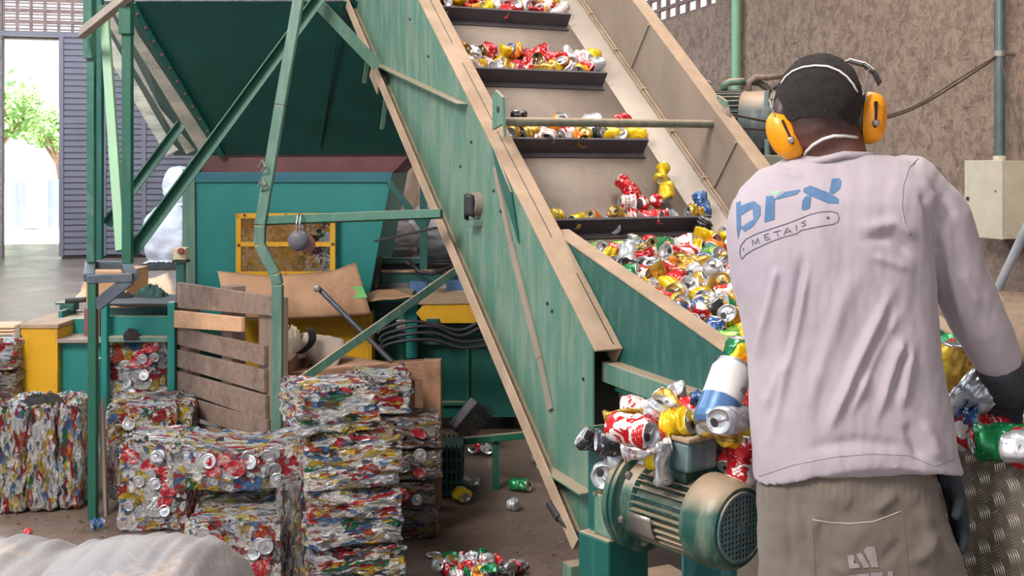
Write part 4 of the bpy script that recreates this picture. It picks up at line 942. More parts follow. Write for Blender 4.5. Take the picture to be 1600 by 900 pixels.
def can_variant(seed, kind):
    """body and lid verts of one crushed can, axis along z, centred"""
    rnd = random.Random(seed); R0, H = .033, .118
    ax = rnd.uniform(0, 6.28); sq = {'whole': 1, 'dent': .98, 'crush': rnd.uniform(.45, .65), 'flat': rnd.uniform(.72, .95), 'pinch': rnd.uniform(.8, .95), 'bend': .9}[kind]
    A = {'whole': .02, 'dent': .22, 'crush': .30, 'flat': .30, 'pinch': .25, 'bend': .22}[kind]; sv = V((seed*1.7, seed*.9, 0)); tw = rnd.uniform(-1, 1)*(kind in ('pinch', 'crush'))
    def D(p):
        z = p.z/H; r = V((p.x, p.y, 0)); mid = max(0, 1-(2*z)**2)
        n = noise.noise(V((p.x*30, p.y*30, p.z*26))+sv)+.6*noise.noise(V((p.x*60, p.y*60, p.z*55))+sv)
        r = r*(1+A*n*(mid**.5)*1.5)
        if kind == 'crush': r = r*(1+.18*sin(z*26)*mid)
        if kind == 'flat':
            k = 1-.62*mid**.35 if abs(z) < .5 else 1; d = V((cos(ax), sin(ax), 0)); r = r-d*r.dot(d)*(1-k); e = V((-sin(ax), cos(ax), 0)); r = r+e*r.dot(e)*.25*mid
        if kind == 'pinch':
            k = 1-.62*math.exp(-(z/.22)**2); r = r*k
        if tw: a = tw*z*1.2; r = V((r.x*cos(a)-r.y*sin(a), r.x*sin(a)+r.y*cos(a), 0))
        q = V((r.x, r.y, p.z*sq))
        if kind in ('bend', 'flat', 'dent'):
            bd = {'bend': 1.5, 'flat': .5, 'dent': .25}[kind]; an = z*bd; d = V((cos(ax+1), sin(ax+1), 0)); s_ = q.dot(d)
            q = q-d*s_+d*(s_*cos(an)+q.z*sin(an)*.4)+UP*0; q.z = q.z*cos(an*.5)-s_*sin(an)
        return q
    seg = 22
    prof = [(-.5, .023), (-.485, .0245), (-.45, .0315), (-.42, R0)]+[(-.42+.74*i/9, R0) for i in range(1, 10)]+[(.36, .0325), (.42, .029), (.46, .0268)]
    mb = MB(); mb.cur = 0; mb.lathe((0, 0, 0), (0, 0, 1), [(t*H, r) for t, r in prof], seg, cap=False)
    mb.cur = 1; mb.lathe((0, 0, 0), (0, 0, 1), [(-.5*H, .023), (-.485*H, .0215), (-.44*H, .012), (-.43*H, .001)], seg, cap=False)
    lid = MB(); lid.cur = 0; lid.lathe((0, 0, 0), (0, 0, 1), [(.455*H, .0275), (.475*H, .0285), (.49*H, .0275), (.485*H, .0262), (.445*H, .0245), (.45*H, .012), (.45*H, .001)], seg, cap=False)
    hz = .452*H+.0004; lid.cur = 1
    n0 = len(lid.v); lid.add([(0.0115+.0085*cos(2*pi*k/12), .0105*sin(2*pi*k/12), hz) for k in range(12)], [tuple(range(12))])
    lid.cur = 2; lid.box((-.008, 0, hz+.0015), (.010, 0, 0), (0, .0045, 0), (0, 0, .0008))
    for m in (mb, lid): m.v = [tuple(D(V(v))) for v in m.v]
    return mb, lid
VARS = {}
def proto(kind, i):
    k = (kind, i)
    if k not in VARS:
        b, l = can_variant(i*7+len(kind), kind)
        out = []
        for nm, m, mm in (('drink_can', b, [CM['red'], m_can]), ('can_lid', l, [m_can, m_hole, m_can])):
            me = bpy.data.meshes.new(nm); me.from_pydata(m.v, [], m.f)
            for x in mm: me.materials.append(x)
            me.polygons.foreach_set('material_index', m.mi); me.polygons.foreach_set('use_smooth', [True]*len(me.polygons)); 
            bm = bmesh.new(); bm.from_mesh(me); bmesh.ops.remove_doubles(bm, verts=bm.verts, dist=.0004); bmesh.ops.recalc_face_normals(bm, faces=bm.faces); bm.to_mesh(me); bm.free()
            out.append(me)
        VARS[k] = out
    return VARS[k]
SHAPE = {'whole': 'nearly whole', 'dent': 'dented', 'crush': 'squashed', 'flat': 'flattened', 'pinch': 'pinched', 'bend': 'bent'}
CANS = []
def can(p, col, kind='dent', rot=None, sc=1.0, grp='', rnd=random, gold=False, var=None, label=None):
    i = rnd.randrange(3) if var is None else var; mb_, ml_ = proto(kind, i)
    o = bpy.data.objects.new('drink_can', mb_); COL.objects.link(o); o.location = p; o.scale = (sc,)*3
    o.rotation_euler = rot if rot is not None else (rnd.uniform(0, 6.28), rnd.uniform(0, 6.28), rnd.uniform(0, 6.28))
    o.material_slots[0].link = 'OBJECT'; o.material_slots[0].material = CM[col]
    l = bpy.data.objects.new('can_lid', ml_); COL.objects.link(l); l.parent = o
    if gold: l.material_slots[0].link = 'OBJECT'; l.material_slots[0].material = m_cang
    CANS.append((o, col, kind, grp, label)); return o
def aim(ax, roll=0):     # rotation that points the can's lid along ax
    return (V(ax).to_track_quat('Z', 'Y') @ Euler((0, 0, roll)).to_quaternion()).to_euler()
rc = random.Random(21)
KINDS = ['dent', 'crush', 'flat', 'pinch', 'bend', 'flat', 'dent', 'crush']
MIXC = ['red', 'red and white', 'yellow', 'gold', 'white and red', 'silver', 'red', 'yellow', 'red and white', 'orange', 'green', 'silver', 'white and red', 'gold', 'blue']
def row(k, xs, layers, grp, cols, y0=.04):
    for j, x in enumerate(xs):
        ly = layers[j % len(layers)]
        y = CY[k]+y0+.018+ly*.066+rc.uniform(-.006, .012); n = .038+ly*.018+rc.uniform(0, .01)
        can(L(x, y, n+.01), cols[j % len(cols)], rc.choice(KINDS), grp=grp, rnd=rc, sc=1.08, gold=rc.random() < .25)
def lin(a, b, n): return [a+(b-a)*i/(n-1)+rc.uniform(-.008, .008) for i in range(n)]
row(3, lin(.16, .95, 26), [0, 1, 0, .4, 1.3], 'cans on the topmost cleat', ['yellow', 'white and red', 'gold', 'red', 'silver', 'red', 'red and white', 'yellow', 'red', 'silver', 'orange', 'red and white'])
row(2, lin(.15, .97, 30), [0, 1.0, .3, 0, 1.4], 'cans on the second cleat from the top', ['gold', 'red', 'yellow', 'red', 'orange', 'white and red', 'silver', 'yellow', 'white and red', 'red', 'silver', 'yellow', 'gold', 'red', 'orange', 'red and white', 'red', 'white and red'])
can(L(.55, CY[2]+.17, .07), 'blue', 'dent', grp='cans on the second cleat from the top', rnd=rc, sc=.92)
row(1, lin(.14, .92, 19), [0, .9, .2, 0], 'cans on the third cleat from the top', ['white and red', 'red', 'yellow', 'silver', 'gold', 'black', 'gold', 'red and white', 'white and red', 'orange', 'red and white', 'orange', 'yellow', 'silver', 'black', 'yellow'])
g0 = 'cans on the lowest clear cleat'
def c0(x, y, n, col, kind, **k): return can(L(x, CY[0]+y, n), col, kind, grp=g0, rnd=rc, sc=1.0, **k)
c0(.16, .06, .04, 'gold', 'dent'); c0(.17, .10, .05, 'light green', 'flat'); c0(.205, .045, .05, 'red and white', 'crush'); c0(.24, .11, .055, 'red', 'dent'); c0(.265, .05, .05, 'yellow', 'dent', rot=aim(RT+UP*.3)); c0(.31, .05, .045, 'yellow', 'bend')
c0(.42, .045, .036, 'yellow', 'dent', rot=aim(-FW-RT*.6)); c0(.49, .045, .036, 'orange', 'bend'); c0(.56, .03, .02, 'silver', 'flat'); c0(.605, .05, .045, 'gold', 'dent', rot=aim(-FW*.6-RT*.4+UP*.5), gold=True)
c0(.655, .05, .04, 'red and white', 'flat'); c0(.70, .06, .03, 'silver', 'dent'); c0(.69, .14, .05, 'red', 'flat'); c0(.75, .05, .045, 'red', 'dent', rot=aim(RT-FW*.6)); c0(.81, .045, .04, 'red and white', 'crush'); c0(.85, .05, .03, 'silver', 'flat')
c0(.72, .22, .06, 'red', 'dent', rot=aim(CD*.8-CX*.4+CN*.2)); c0(.78, .13, .06, 'red and white', 'pinch'); c0(.66, .11, .075, 'white and red', 'crush')
c0(.90, .20, .055, 'yellow', 'bend', rot=aim(CD+CX*.6)); c0(.925, .30, .07, 'yellow', 'pinch', rot=aim(CD*.8+CX*.5)); c0(.96, .05, .07, 'gold', 'crush'); c0(1.0, .07, .09, 'blue', 'dent', rot=aim(-UP+RT*.2-FW*.3)); c0(.965, -.02, .06, 'black', 'crush')
# --- the heap filling the hopper
def zs(x, h): return 1.015+.29*(h+.6)+.02*noise.noise(V((x*6, h*6, 1)))+.05*min(1, max(0, (h+1.25)))*0
mb = MB(); mb.grid(lambda a, b: (lambda x, h: TZ(x, h, max(zs(x, h)-.075, .6)))(.115+a*1.02, -1.13+b*1.05), 24, 26)
n_ = len(mb.v)
heap = mb.build('packed_cans', m_foil, None, smooth=False, loc=TZ(.6, -.6, .9), solid=.02)
tag(heap, 'packed mass of crushed cans under the loose heap in the conveyor hopper', 'cans', kind='stuff')
PILEC = ['red', 'yellow', 'red and white', 'silver', 'gold', 'green', 'yellow', 'white and red', 'red', 'yellow', 'silver', 'red and white', 'light green', 'gold', 'black', 'orange', 'red', 'blue']
h = -.02; ri = 0
while h > -1.13:
    x = (.15 if h > -.3 else .20)+(ri % 2)*.03
    while x < 1.10:
        xx, hh = x+rc.uniform(-.015, .015), h+rc.uniform(-.018, .018); p = TZ(xx, hh, zs(xx, hh)+rc.uniform(-.018, .012)); u, v, d = pix(p)
        if u < 1225 and not (hh > -.16 and rc.random() < .35):
            up_ = V((rc.uniform(-1, 1), rc.uniform(-1, .3), rc.uniform(-.3, .9)))
            near = hh < -.1
            can(p, rc.choice(PILEC), rc.choice(['dent', 'whole', 'crush', 'flat', 'dent', 'pinch', 'bend']), rot=aim(up_, rc.uniform(0, 6)) , grp='cans heaped in the hopper', rnd=rc, sc=1.16, gold=rc.random() < .2)
        x += .074
    h -= .060; ri += 1
for (u, v, x, col, kind) in ((993, 482, .26, 'orange', 'flat'), (1045, 493, .5, 'red', 'dent'), (985, 430, .35, 'red', 'whole'), (1105, 415, .8, 'yellow', 'dent')): pass
# --- cans spilled over the shelf above the motor
gn = 'cans spilled above the drive motor'
def cn(u, v, d, col, kind, ax=None, sc=1.0, **k): return can(P(u, v, d), col, kind, rot=aim(ax, rc.uniform(0, 6)) if ax is not None else None, sc=sc, grp=gn, rnd=rc, **k)
tall = cn(1130, 618, 2.6, 'white and blue', 'whole', RT*.42+UP*.8+FW*.5, 1.42, label='long blue and white can leaning against the hopper rim', var=0)
cn(987, 672, 2.6, 'red and white', 'dent', RT*.75-FW*.8-UP*.05, 1.02, label='red and white can lying with its opened lid facing the camera')
cn(1138, 655, 2.55, 'silver', 'dent', -RT*.5-FW*.7+UP*.1, 1.0); cn(1030, 645, 2.75, 'silver', 'crush', UP+RT*.3-FW*.3); cn(975, 650, 2.85, 'gold', 'flat', RT+UP*.1)
cn(1075, 650, 2.8, 'white and red', 'flat', RT); cn(1060, 662, 2.7, 'yellow', 'crush'); cn(1105, 662, 2.72, 'yellow', 'flat', RT); cn(1155, 680, 2.68, 'yellow', 'dent'); cn(1030, 668, 2.72, 'red', 'flat')
cn(1125, 672, 2.65, 'gold', 'flat', RT-UP*.2); cn(1090, 640, 2.95, 'red', 'dent'); cn(1165, 625, 2.85, 'red', 'flat'); cn(1175, 590, 2.95, 'red and white', 'dent'); cn(1150, 560, 3.05, 'green', 'dent', UP+RT*.2); cn(1172, 560, 3.0, 'yellow', 'flat', RT+UP*.5)
cn(1170, 655, 2.72, 'black', 'dent', RT); cn(1172, 640, 2.9, 'black', 'crush'); cn(1060, 630, 3.0, 'silver', 'flat'); cn(1010, 700, 2.68, 'white and red', 'flat', RT*1+UP*.2); cn(968, 690, 2.78, 'black', 'dent', RT); 
cn(935, 700, 2.86, 'black', 'pinch', -RT*.8+UP*.6); cn(950, 742, 2.84, 'silver', 'dent', -FW-RT*.3+UP*.2); cn(962, 756, 2.88, 'gold', 'flat'); cn(985, 715, 2.8, 'silver', 'flat', RT)
cn(1030, 698, 2.72, 'yellow', 'flat', UP-RT*.3); cn(1035, 722, 2.66, 'silver', 'flat', UP); cn(1163, 720, 2.66, 'red and white', 'dent', UP+RT*.2, 1.1); cn(1150, 700, 2.72, 'red', 'dent'); cn(1172, 745, 2.72, 'red', 'crush'); cn(1130, 700, 2.8, 'black', 'flat')
cn(1005, 640, 2.9, 'white and red', 'dent', RT); cn(1110, 630, 2.9, 'blue', 'flat'); cn(1050, 640, 2.95, 'gold', 'dent'); cn(1090, 668, 2.85, 'red', 'crush'); cn(1000, 690, 2.8, 'red', 'crush')
# --- cans lying about on the floor
def cf(u, v, col, kind, lab, sc=1.0, flat=1):
    p = G(u, v, .03); can(p, col, kind, rot=aim(V((rc.uniform(-1, 1), rc.uniform(-1, 1), .05))), grp='cans on the floor', rnd=rc, label=lab, sc=sc)
cf(812, 757, 'green', 'dent', 'green and gold can lying on the bare floor left of the conveyor foot', .9)
cf(802, 788, 'silver', 'crush', 'small silver squashed can on the bare floor below the green can', .7)
cf(742, 700, 'red', 'flat', 'flattened red can on the floor under the low green rail', .9); cf(762, 702, 'silver', 'flat', 'flattened silver can right of the red one under the low green rail', .9)
cf(700, 745, 'white and red', 'dent', 'white and red can beside the shaded stack of bales', 1.3); cf(722, 773, 'yellow', 'flat', 'yellow flattened can beside the shaded stack of bales', 1.0); cf(735, 752, 'silver', 'flat', 'silver flattened can right of the white and red one by the shaded stack', .9)
cf(845, 714, 'silver', 'flat', 'silver flattened can on the floor just left of the conveyor underside', .9)
cf(44, 832, 'red', 'crush', 'tiny red scrap can on the floor in front of the bales on edge', .45); cf(152, 818, 'blue', 'flat', 'small flattened blue can at the foot of the green post', .5)
# scrap pile
rs = random.Random(9); SCP = ['red', 'silver', 'black', 'white and red', 'gold', 'silver', 'green', 'red and white', 'silver', 'orange']
for k in range(58):
    u = 742+rs.gauss(0, 38); v = 884+rs.gauss(0, 9); 
    if not (662 < u < 826): continue
    p = G(u, v, .018+.03*rs.random()); can(p, rs.choice(SCP), rs.choice(['flat', 'flat', 'crush']), rot=aim(V((rs.uniform(-1, 1), rs.uniform(-1, 1), rs.uniform(-.2, .2)))), grp='heap of flattened scraps on the floor', rnd=rs, sc=rs.uniform(.45, .7))
for u, v, lab in ((678, 868, 'round silver can end lying left of the floor scrap heap'), (813, 883, 'red-rimmed can end lying right of the floor scrap heap')):
    p = G(u, v, .004); o = MB().lathe(p, (0.05, 0, 1), [(0, .03), (.004, .032), (.006, .03), (.003, .027), (.003, .001)], 20).build('can_end', m_lid, None, loc=p); tag(o, lab, 'can end')
for k in range(70):
    u, v = rs.uniform(640, 900), rs.uniform(770, 898)
    if k % 3 == 0: u, v = rs.uniform(0, 180), rs.uniform(808, 850)
    if 0: pass
# small litter as one uncountable layer
mb = MB()
for k in range(420):
    u, v = (rs.uniform(650, 940), rs.uniform(800, 899)) if k % 4 else (rs.uniform(0, 180), rs.uniform(806, 850)); p = G(u, v, .002); a = rs.uniform(0, 6.28); s_ = rs.uniform(.001, .006)*(2 if rs.random() < .06 else 1)
    mb.add([p+V((cos(a)*s_, sin(a)*s_, 0)), p+V((-sin(a)*s_, cos(a)*s_, .001)), p+V((-cos(a)*s_, -sin(a)*s_, .002)), p+V((sin(a)*s_*.6, -cos(a)*s_*.6, .001))], [(0, 1, 2, 3)])
tag(mb.build('litter', m_foil, None, loc=G(780, 850)), 'fine foil litter and crumbs scattered on the concrete floor', 'litter', kind='stuff')
# ================================================================== RIGHT SIDE
m_alu = mat('chequer_plate', '#8f8578', '#a1968a', 7, .35, .6, .06, 40, c3='#6f665c', dirt=.6)
A_ = P(1487, 683, 2.6); B_ = P(1600, 712, 2.434); be = (B_-A_); be.z = 0; be.normalize(); bn = V((-be.y, be.x, 0)); bn = bn if bn.dot(RT) > 0 else -bn
BZ = A_.z; bo = A_-be*.75; bo.z = 0
bin_ = thing('metal_bin', 'metal bin of worn chequer plate full of cans at the right edge', 'bin', bo)
def bp(s_, n_, z): return bo+be*s_+bn*n_+UP*z
Lb, Wb = 1.75, .75
for nm, (s0, s1, n0, n1) in {'near_wall': (0, Lb, 0, .004), 'far_wall': (0, Lb, Wb, Wb+.004), 'end_wall': (0, .004, 0, Wb), 'end_wall_b': (Lb, Lb+.004, 0, Wb)}.items():
    MB().hexa([bp(s0, n0, 0), bp(s1, n0, 0), bp(s1, n1, 0), bp(s0, n1, 0), bp(s0, n0, BZ), bp(s1, n0, BZ), bp(s1, n1, BZ), bp(s0, n1, BZ)]).build('bin_wall', m_alu, bin_)
MB().beam(bp(0, 0, BZ), bp(Lb, 0, BZ), .012, .006, bn).build('bin_rim', m_alu, bin_, bevel=.001)
mb = MB(); pt_ = .038
for i in range(0, 46):
    for j in range(0, 24):
        s0, z0 = i*pt_, .02+j*pt_
        if s0 > Lb-.03 or s0 < .3: continue
        fl_ = (i+j) % 2; dirv = (be*.42+UP*-.9).normalized() if fl_ else (be*.8+UP*.6).normalized(); pv = dirv.cross(bn)
        for q_ in range(-2, 3):
            c = bp(s0, -.0005, z0)+pv*q_*.0062; hl = .0175
            if c.z > BZ-.012: continue
            a0, a1 = c-dirv*hl, c+dirv*hl; w_ = pv*.0016; o_ = -bn*.0016
            cu = pv*.003*(1 if fl_ else -1)
            mb.add([a0, c-w_+cu, a1, c+w_+cu, c+o_+cu], [(0, 1, 4), (1, 2, 4), (2, 3, 4), (3, 0, 4)])
mb.build('tread_bars', mat('worn_tread', '#a39a8e', '#b9b0a4', 20, .35, .7), bin_)
gb2 = 'cans in the chequer plate bin'
mbh = MB(); mbh.grid(lambda a, b: bp(.02+a*(Lb-.04), .02+b*(Wb-.04), BZ-.04+.08*sin(b*pi)*min(1, a*3)), 20, 10)
tag(mbh.build('packed_cans', m_foil, None, loc=bp(.8, .3, BZ), solid=.02), 'packed mass of crushed cans below the loose ones in the chequer plate bin', 'cans', kind='stuff')
def cbn(u, v, d, col, kind, ax=None, sc=1.0, **k): return can(P(u, v, d), col, kind, rot=aim(ax, 1) if ax is not None else None, sc=sc, grp=gb2, rnd=rc, **k)
for a in ((1482, 560, 2.95, 'red', 'flat'), (1500, 548, 3.0, 'green', 'dent'), (1525, 552, 2.9, 'green', 'dent'), (1520, 562, 2.85, 'white and red', 'dent'), (1490, 595, 2.75, 'yellow', 'dent', UP+RT*.2, 1.5), (1512, 590, 2.7, 'gold', 'dent', UP, 1.3), (1535, 575, 2.85, 'red', 'crush'),
          (1510, 625, 2.62, 'silver', 'flat', RT+UP*.6, 1.3), (1530, 610, 2.6, 'silver', 'crush', None, 1.2), (1475, 625, 2.75, 'white and red', 'crush'), (1490, 655, 2.66, 'black', 'flat', UP), (1515, 660, 2.6, 'blue', 'crush'), (1535, 672, 2.6, 'red', 'dent', RT, 1.1), (1560, 690, 2.52, 'red', 'flat', RT, 1.1),
          (1575, 692, 2.48, 'green', 'dent', RT-FW*.3, 1.25), (1545, 690, 2.52, 'silver', 'crush'), (1600, 700, 2.44, 'red', 'crush'), (1610, 700, 2.4, 'silver', 'dent'), (1505, 680, 2.62, 'red', 'flat'), (1525, 685, 2.58, 'red and white', 'dent'), (1560, 640, 2.65, 'yellow', 'flat'), (1598, 672, 2.62, 'red and white', 'crush'), (1600, 640, 2.95, 'silver', 'dent'), (1570, 600, 2.9, 'red', 'dent')):
    cbn(*a)
# electrical cabinet ------------------------------------------------------------
XB = 5.2; nX = V((1, 0, 0)); p0 = V((XB, 0, 0))
ca, cb_, cc = onplane(1507, 253, p0, nX), onplane(1565, 251, p0, nX), onplane(1565, 374, p0, nX)
z1, z0 = cb_.z, cc.z; y0, y1 = cb_.y, ca.y
m_cab = mat('cabinet_cream', '#c2b8a4', '#b3aa97', 6, .55, 0, .05, c3='#9c917f', dirt=.66)
cab = thing('electrical_cabinet', 'cream metal electrical cabinet fixed to the brown wall', 'cabinet', (XB, (y0+y1)/2, z0))
rbox(MB(), XB+.02, WX-.003, y0, y1, z0, z1).build('cabinet_body', m_cab, cab, bevel=.004)
rbox(MB(), XB, XB+.022, y0-.002, y1+.002, z0-.003, z1+.003).build('cabinet_door', m_cab, cab, bevel=.005)
MB().lathe(V((XB, y1-.04, (z0+z1)/2)), -nX, [(0, .014), (.008, .014)], 12).build('lock', m_black, cab); MB().lathe(V((XB, y0+.06, (z0+z1)/2+.06)), -nX, [(0, .008), (.005, .008)], 10).build('lock', m_tin, cab)
m_pipe = mat('grey_conduit', '#4f5a5e', '#5c686c', 6, .4, .3, .05)
pc0 = onplane(1562, 200, V((5.38, 0, 0)), nX); pp_ = V((5.38, pc0.y, 0))
cd_ = thing('wall_conduit', 'dark grey vertical conduit running down the wall into the cabinet', 'pipe', (5.38, pc0.y, z1))
MB().tube([pp_+UP*z1, pp_+UP*4.2], .036, 14).build('conduit', m_pipe, cd_, smooth='auto'); zc = onplane(1562, 84, p0+nX*.18, nX).z
MB().lathe(pp_+UP*(zc-.02), UP, [(0, .042), (.04, .042)], 14).build('clamp', m_tin, cd_); MB().lathe(pp_+UP*(zc+.0), nX, [(.02, .014), (.12, .014)], 10).build('clamp_arm', m_tin, cd_); MB().lathe(pp_+UP*z1, UP, [(0, .045), (.035, .045)], 14).build('gland', m_cab, cd_)
def cable(pts, r, lab, m=m_rope, name='cable'):
    sm_ = []
    for i in range(len(pts)-1):
        a, b, c_, d_ = pts[max(i-1, 0)], pts[i], pts[i+1], pts[min(i+2, len(pts)-1)]
        for s_ in (0, .2, .4, .6, .8): sm_.append(.5*((2*b)+(c_-a)*s_+(2*a-5*b+4*c_-d_)*s_*s_+(3*b-3*c_+d_-a)*s_**3))
    sm_.append(pts[-1]); return tag(MB().tube(sm_, r, 6).build(name, m, None, smooth=True, loc=pts[0]), lab, 'cable')
m_cbl = mat('dark_cable', '#4a3f3a', '#574a44', 10, .7)
cable([P(1556, 88, 7.9), P(1500, 122, 7.4), P(1440, 160, 6.9), P(1388, 180, 6.6), P(1290, 200, 6.1), P(1200, 203, 5.7), P(1140, 197, 5.2)], .006, 'upper of two slack cables between the wall conduit clamp and the conveyor lug', m_cbl)
cable([P(1556, 91, 7.9), P(1500, 128, 7.4), P(1440, 164, 6.9), P(1388, 184, 6.6), P(1290, 204, 6.1), P(1200, 190, 5.7), P(1140, 178, 5.2)], .006, 'lower of two slack cables between the wall conduit clamp and the conveyor lug', m_cbl)
cable([P(1564, 90, 7.95), P(1575, 140, 7.9), P(1590, 195, 7.8), P(1602, 240, 7.7)], .006, 'thin cable hanging down from the conduit clamp to the right', m_cbl)
gp = onplane(1150, 60, V((WX-.08, 0, 0)), nX); tag(MB().tube([V((gp.x, gp.y, 0)), V((gp.x, gp.y, 6.8))], .05, 14).build('green_pipe', m_lgreen, None, smooth='auto', loc=(gp.x, gp.y, 0)), 'pale green vertical pipe on the brown wall, left of the man', 'pipe')
# second motor behind the conveyor
m2 = thing('pump_motor', 'grey blue motor with eyebolt and hoses behind the far side of the conveyor', 'motor', P(1160, 245, 6.3))
mc = P(1122, 195, 6.35); a2 = (RT*.93-FW*.37).normalized(); m_mgrey = paint('motor_grey_blue', '#3d4a50', '#4f5d62', '#77777a', .6, .5, 10)
MB().lathe(mc, a2, [(-.10, .15), (-.08, .17), (.14, .17)], 32).build('motor_body', mat('fin_dark', '#27333a', '#313e45', 8, .5), m2, smooth='auto')
mb = MB()
for k in range(36):
    an = 2*pi*k/36; s2 = V((a2.y, -a2.x, 0)); r = s2*cos(an)+UP*sin(an); tn = -s2*sin(an)+UP*cos(an); mb.box(mc+a2*.04+r*.178, a2*.10, r*.014, tn*.003)
mb.build('cooling_fins', m_mgrey, m2)
MB().lathe(mc, a2, [(.14, .18), (.16, .185), (.30, .18), (.33, .16)], 32).build('fan_cover', m_mgrey, m2, smooth='auto')
MB().box(mc+a2*.29, a2*.012, V((a2.y, -a2.x, 0))*.16, UP*.17).build('guard_plate', m_mblue, m2, bevel=.003)
mb = MB(); ey = mc+a2*-.06+UP*.19+UP*.03; mb.tube([ey+(a2*cos(t_)+UP*sin(t_))*.022 for t_ in np.linspace(0, 6.28, 16)], .006, 8); mb.build('eyebolt', m_tin, m2, smooth=True)
MB().tube([P(1132, 140, 6.3), P(1132, 132, 6.3), P(1140, 128, 6.3), P(1162, 127, 6.3)], .020, 12).build('elbow_pipe', m_cgreen, m2, smooth=True)
MB().tube([P(1160, 127, 6.3), P(1185, 129, 6.3), P(1200, 138, 6.3), P(1207, 160, 6.3), P(1206, 185, 6.3), P(1196, 215, 6.3)], .019, 12).build('black_hose', mat('olive_hose', '#3f3c33', '#4b483e', 10, .6), m2, smooth=True)
MB().tube([P(1170, 141, 6.25), P(1171, 127, 6.25), P(1180, 121, 6.25), P(1200, 121, 6.3), P(1225, 118, 6.4)], .017, 12).build('elbow_pipe', m_rope, m2, smooth=True)
p = P(1215, 243, 6.3)
MB().box(V((p.x, p.y, p.z/2)), RT*.32, FW*.25, UP*p.z/2).build('tank', paint('tank_grey', '#6e7468', '#7d8377', '#8f8272', .55), m2, bevel=.006)
MB().box(mc+a2*.05-UP*.17, a2*.14, FW*.10, UP*.022).build('motor_foot', m_mgrey, m2)
# metal rod and brown bulk bag at the right edge
tag(MB().tube([P(1560, 450, 3.35), P(1606, 352, 3.2)], .013, 12).build('metal_rod', mat('bright_tube', '#b5bcc6', '#9ea6b2', 12, .35, .4), None, smooth='auto', loc=P(1560, 450, 3.35)), 'light grey metal rod leaning at the right frame edge below the cabinet', 'rod')
pb = P(1560, 900, 4.3); 
def bag2(u, d, w, h, dep, lab, m, seed):
    b = P(u, 300, d); b.z = 0
    def fn(a, t):
        an = a*2*pi; ca, sa = cos(an), sin(an); r = (abs(ca)**4+abs(sa)**4)**(-.25); prof = 1 if t < .8 else cos((t-.8)/.2*pi/2)**.5
        if t == 0: prof = .9
        n = noise.noise(V((ca*2+seed, sa*2, t*5)))*.12+noise.noise(V((ca*5+seed, sa*5, t*14)))*.06
        return b+RT*(r*ca*w/2*prof*(1+n))+FW*(r*sa*dep/2*prof*(1+n))+UP*(h*t+n*.15*(t > 0))
    return tag(MB().grid(fn, 48, 30).build('bulk_bag', m, None, smooth=True, loc=b), lab, 'bag')
bag2(1560, 4.35, 1.15, 1.02, .8, 'brown dusty bulk bag behind the man, seen between his arm and body', mat('brown_bag', '#7b6858', '#8f7b69', 6, .9, 0, .6, 16, c3='#5f4f45', dirt=.55), 31)
# ---- labels for every can: shape, colour and where it lies among its neighbours
WHERE = {'cans on the topmost cleat': 'on the topmost visible cleat', 'cans on the second cleat from the top': 'on the second cleat down', 'cans on the third cleat from the top': 'on the cleat behind the tie bar',
         'cans on the lowest clear cleat': 'on the lowest clear cleat', 'cans heaped in the hopper': 'hopper heap', 'cans spilled above the drive motor': 'spill above motor', 'cans on the floor': 'on the floor',
         'heap of flattened scraps on the floor': 'floor scrap heap', 'cans in the chequer plate bin': 'loose cans in chequer bin'}
ORD = ['leftmost', 'second from left', 'third from left', 'fourth from left', 'fifth from left', 'sixth from left', 'seventh from left', 'eighth from left', 'ninth from left', 'tenth from left', 'eleventh from left', 'twelfth from left']
byg = {}
for c_ in CANS: byg.setdefault(c_[3], []).append(c_)
for g, lst in byg.items():
    pos = [pix(c_[0].location) for c_ in lst]; vm = sorted(p_[1] for p_ in pos)
    cls = {}
    for c_, p_ in zip(lst, pos):
        c_[0]['category'] = 'can'; c_[0]['group'] = g
        if c_[4]: c_[0]['label'] = c_[4]; continue
        part = ''
        if not WHERE[g].startswith('on'):
            q_ = sum(1 for x in vm if x < p_[1])/len(vm); part = 'in upper ' if q_ < .34 else ('in middle ' if q_ < .67 else 'in lower ')
        cls.setdefault((c_[1], c_[2], part), []).append((p_[0], c_[0]))
    for (col_, kd, part), m in cls.items():
        m.sort(key=lambda x: x[0])
        for i, (u_, o_) in enumerate(m):
            base_ = '%s %s can %s%s' % (SHAPE[kd], col_, part, WHERE[g])
            if len(m) > 1: base_ += ', '+(ORD[i] if i < len(m)-1 or i == 0 else 'rightmost')+' such'
            o_['label'] = base_
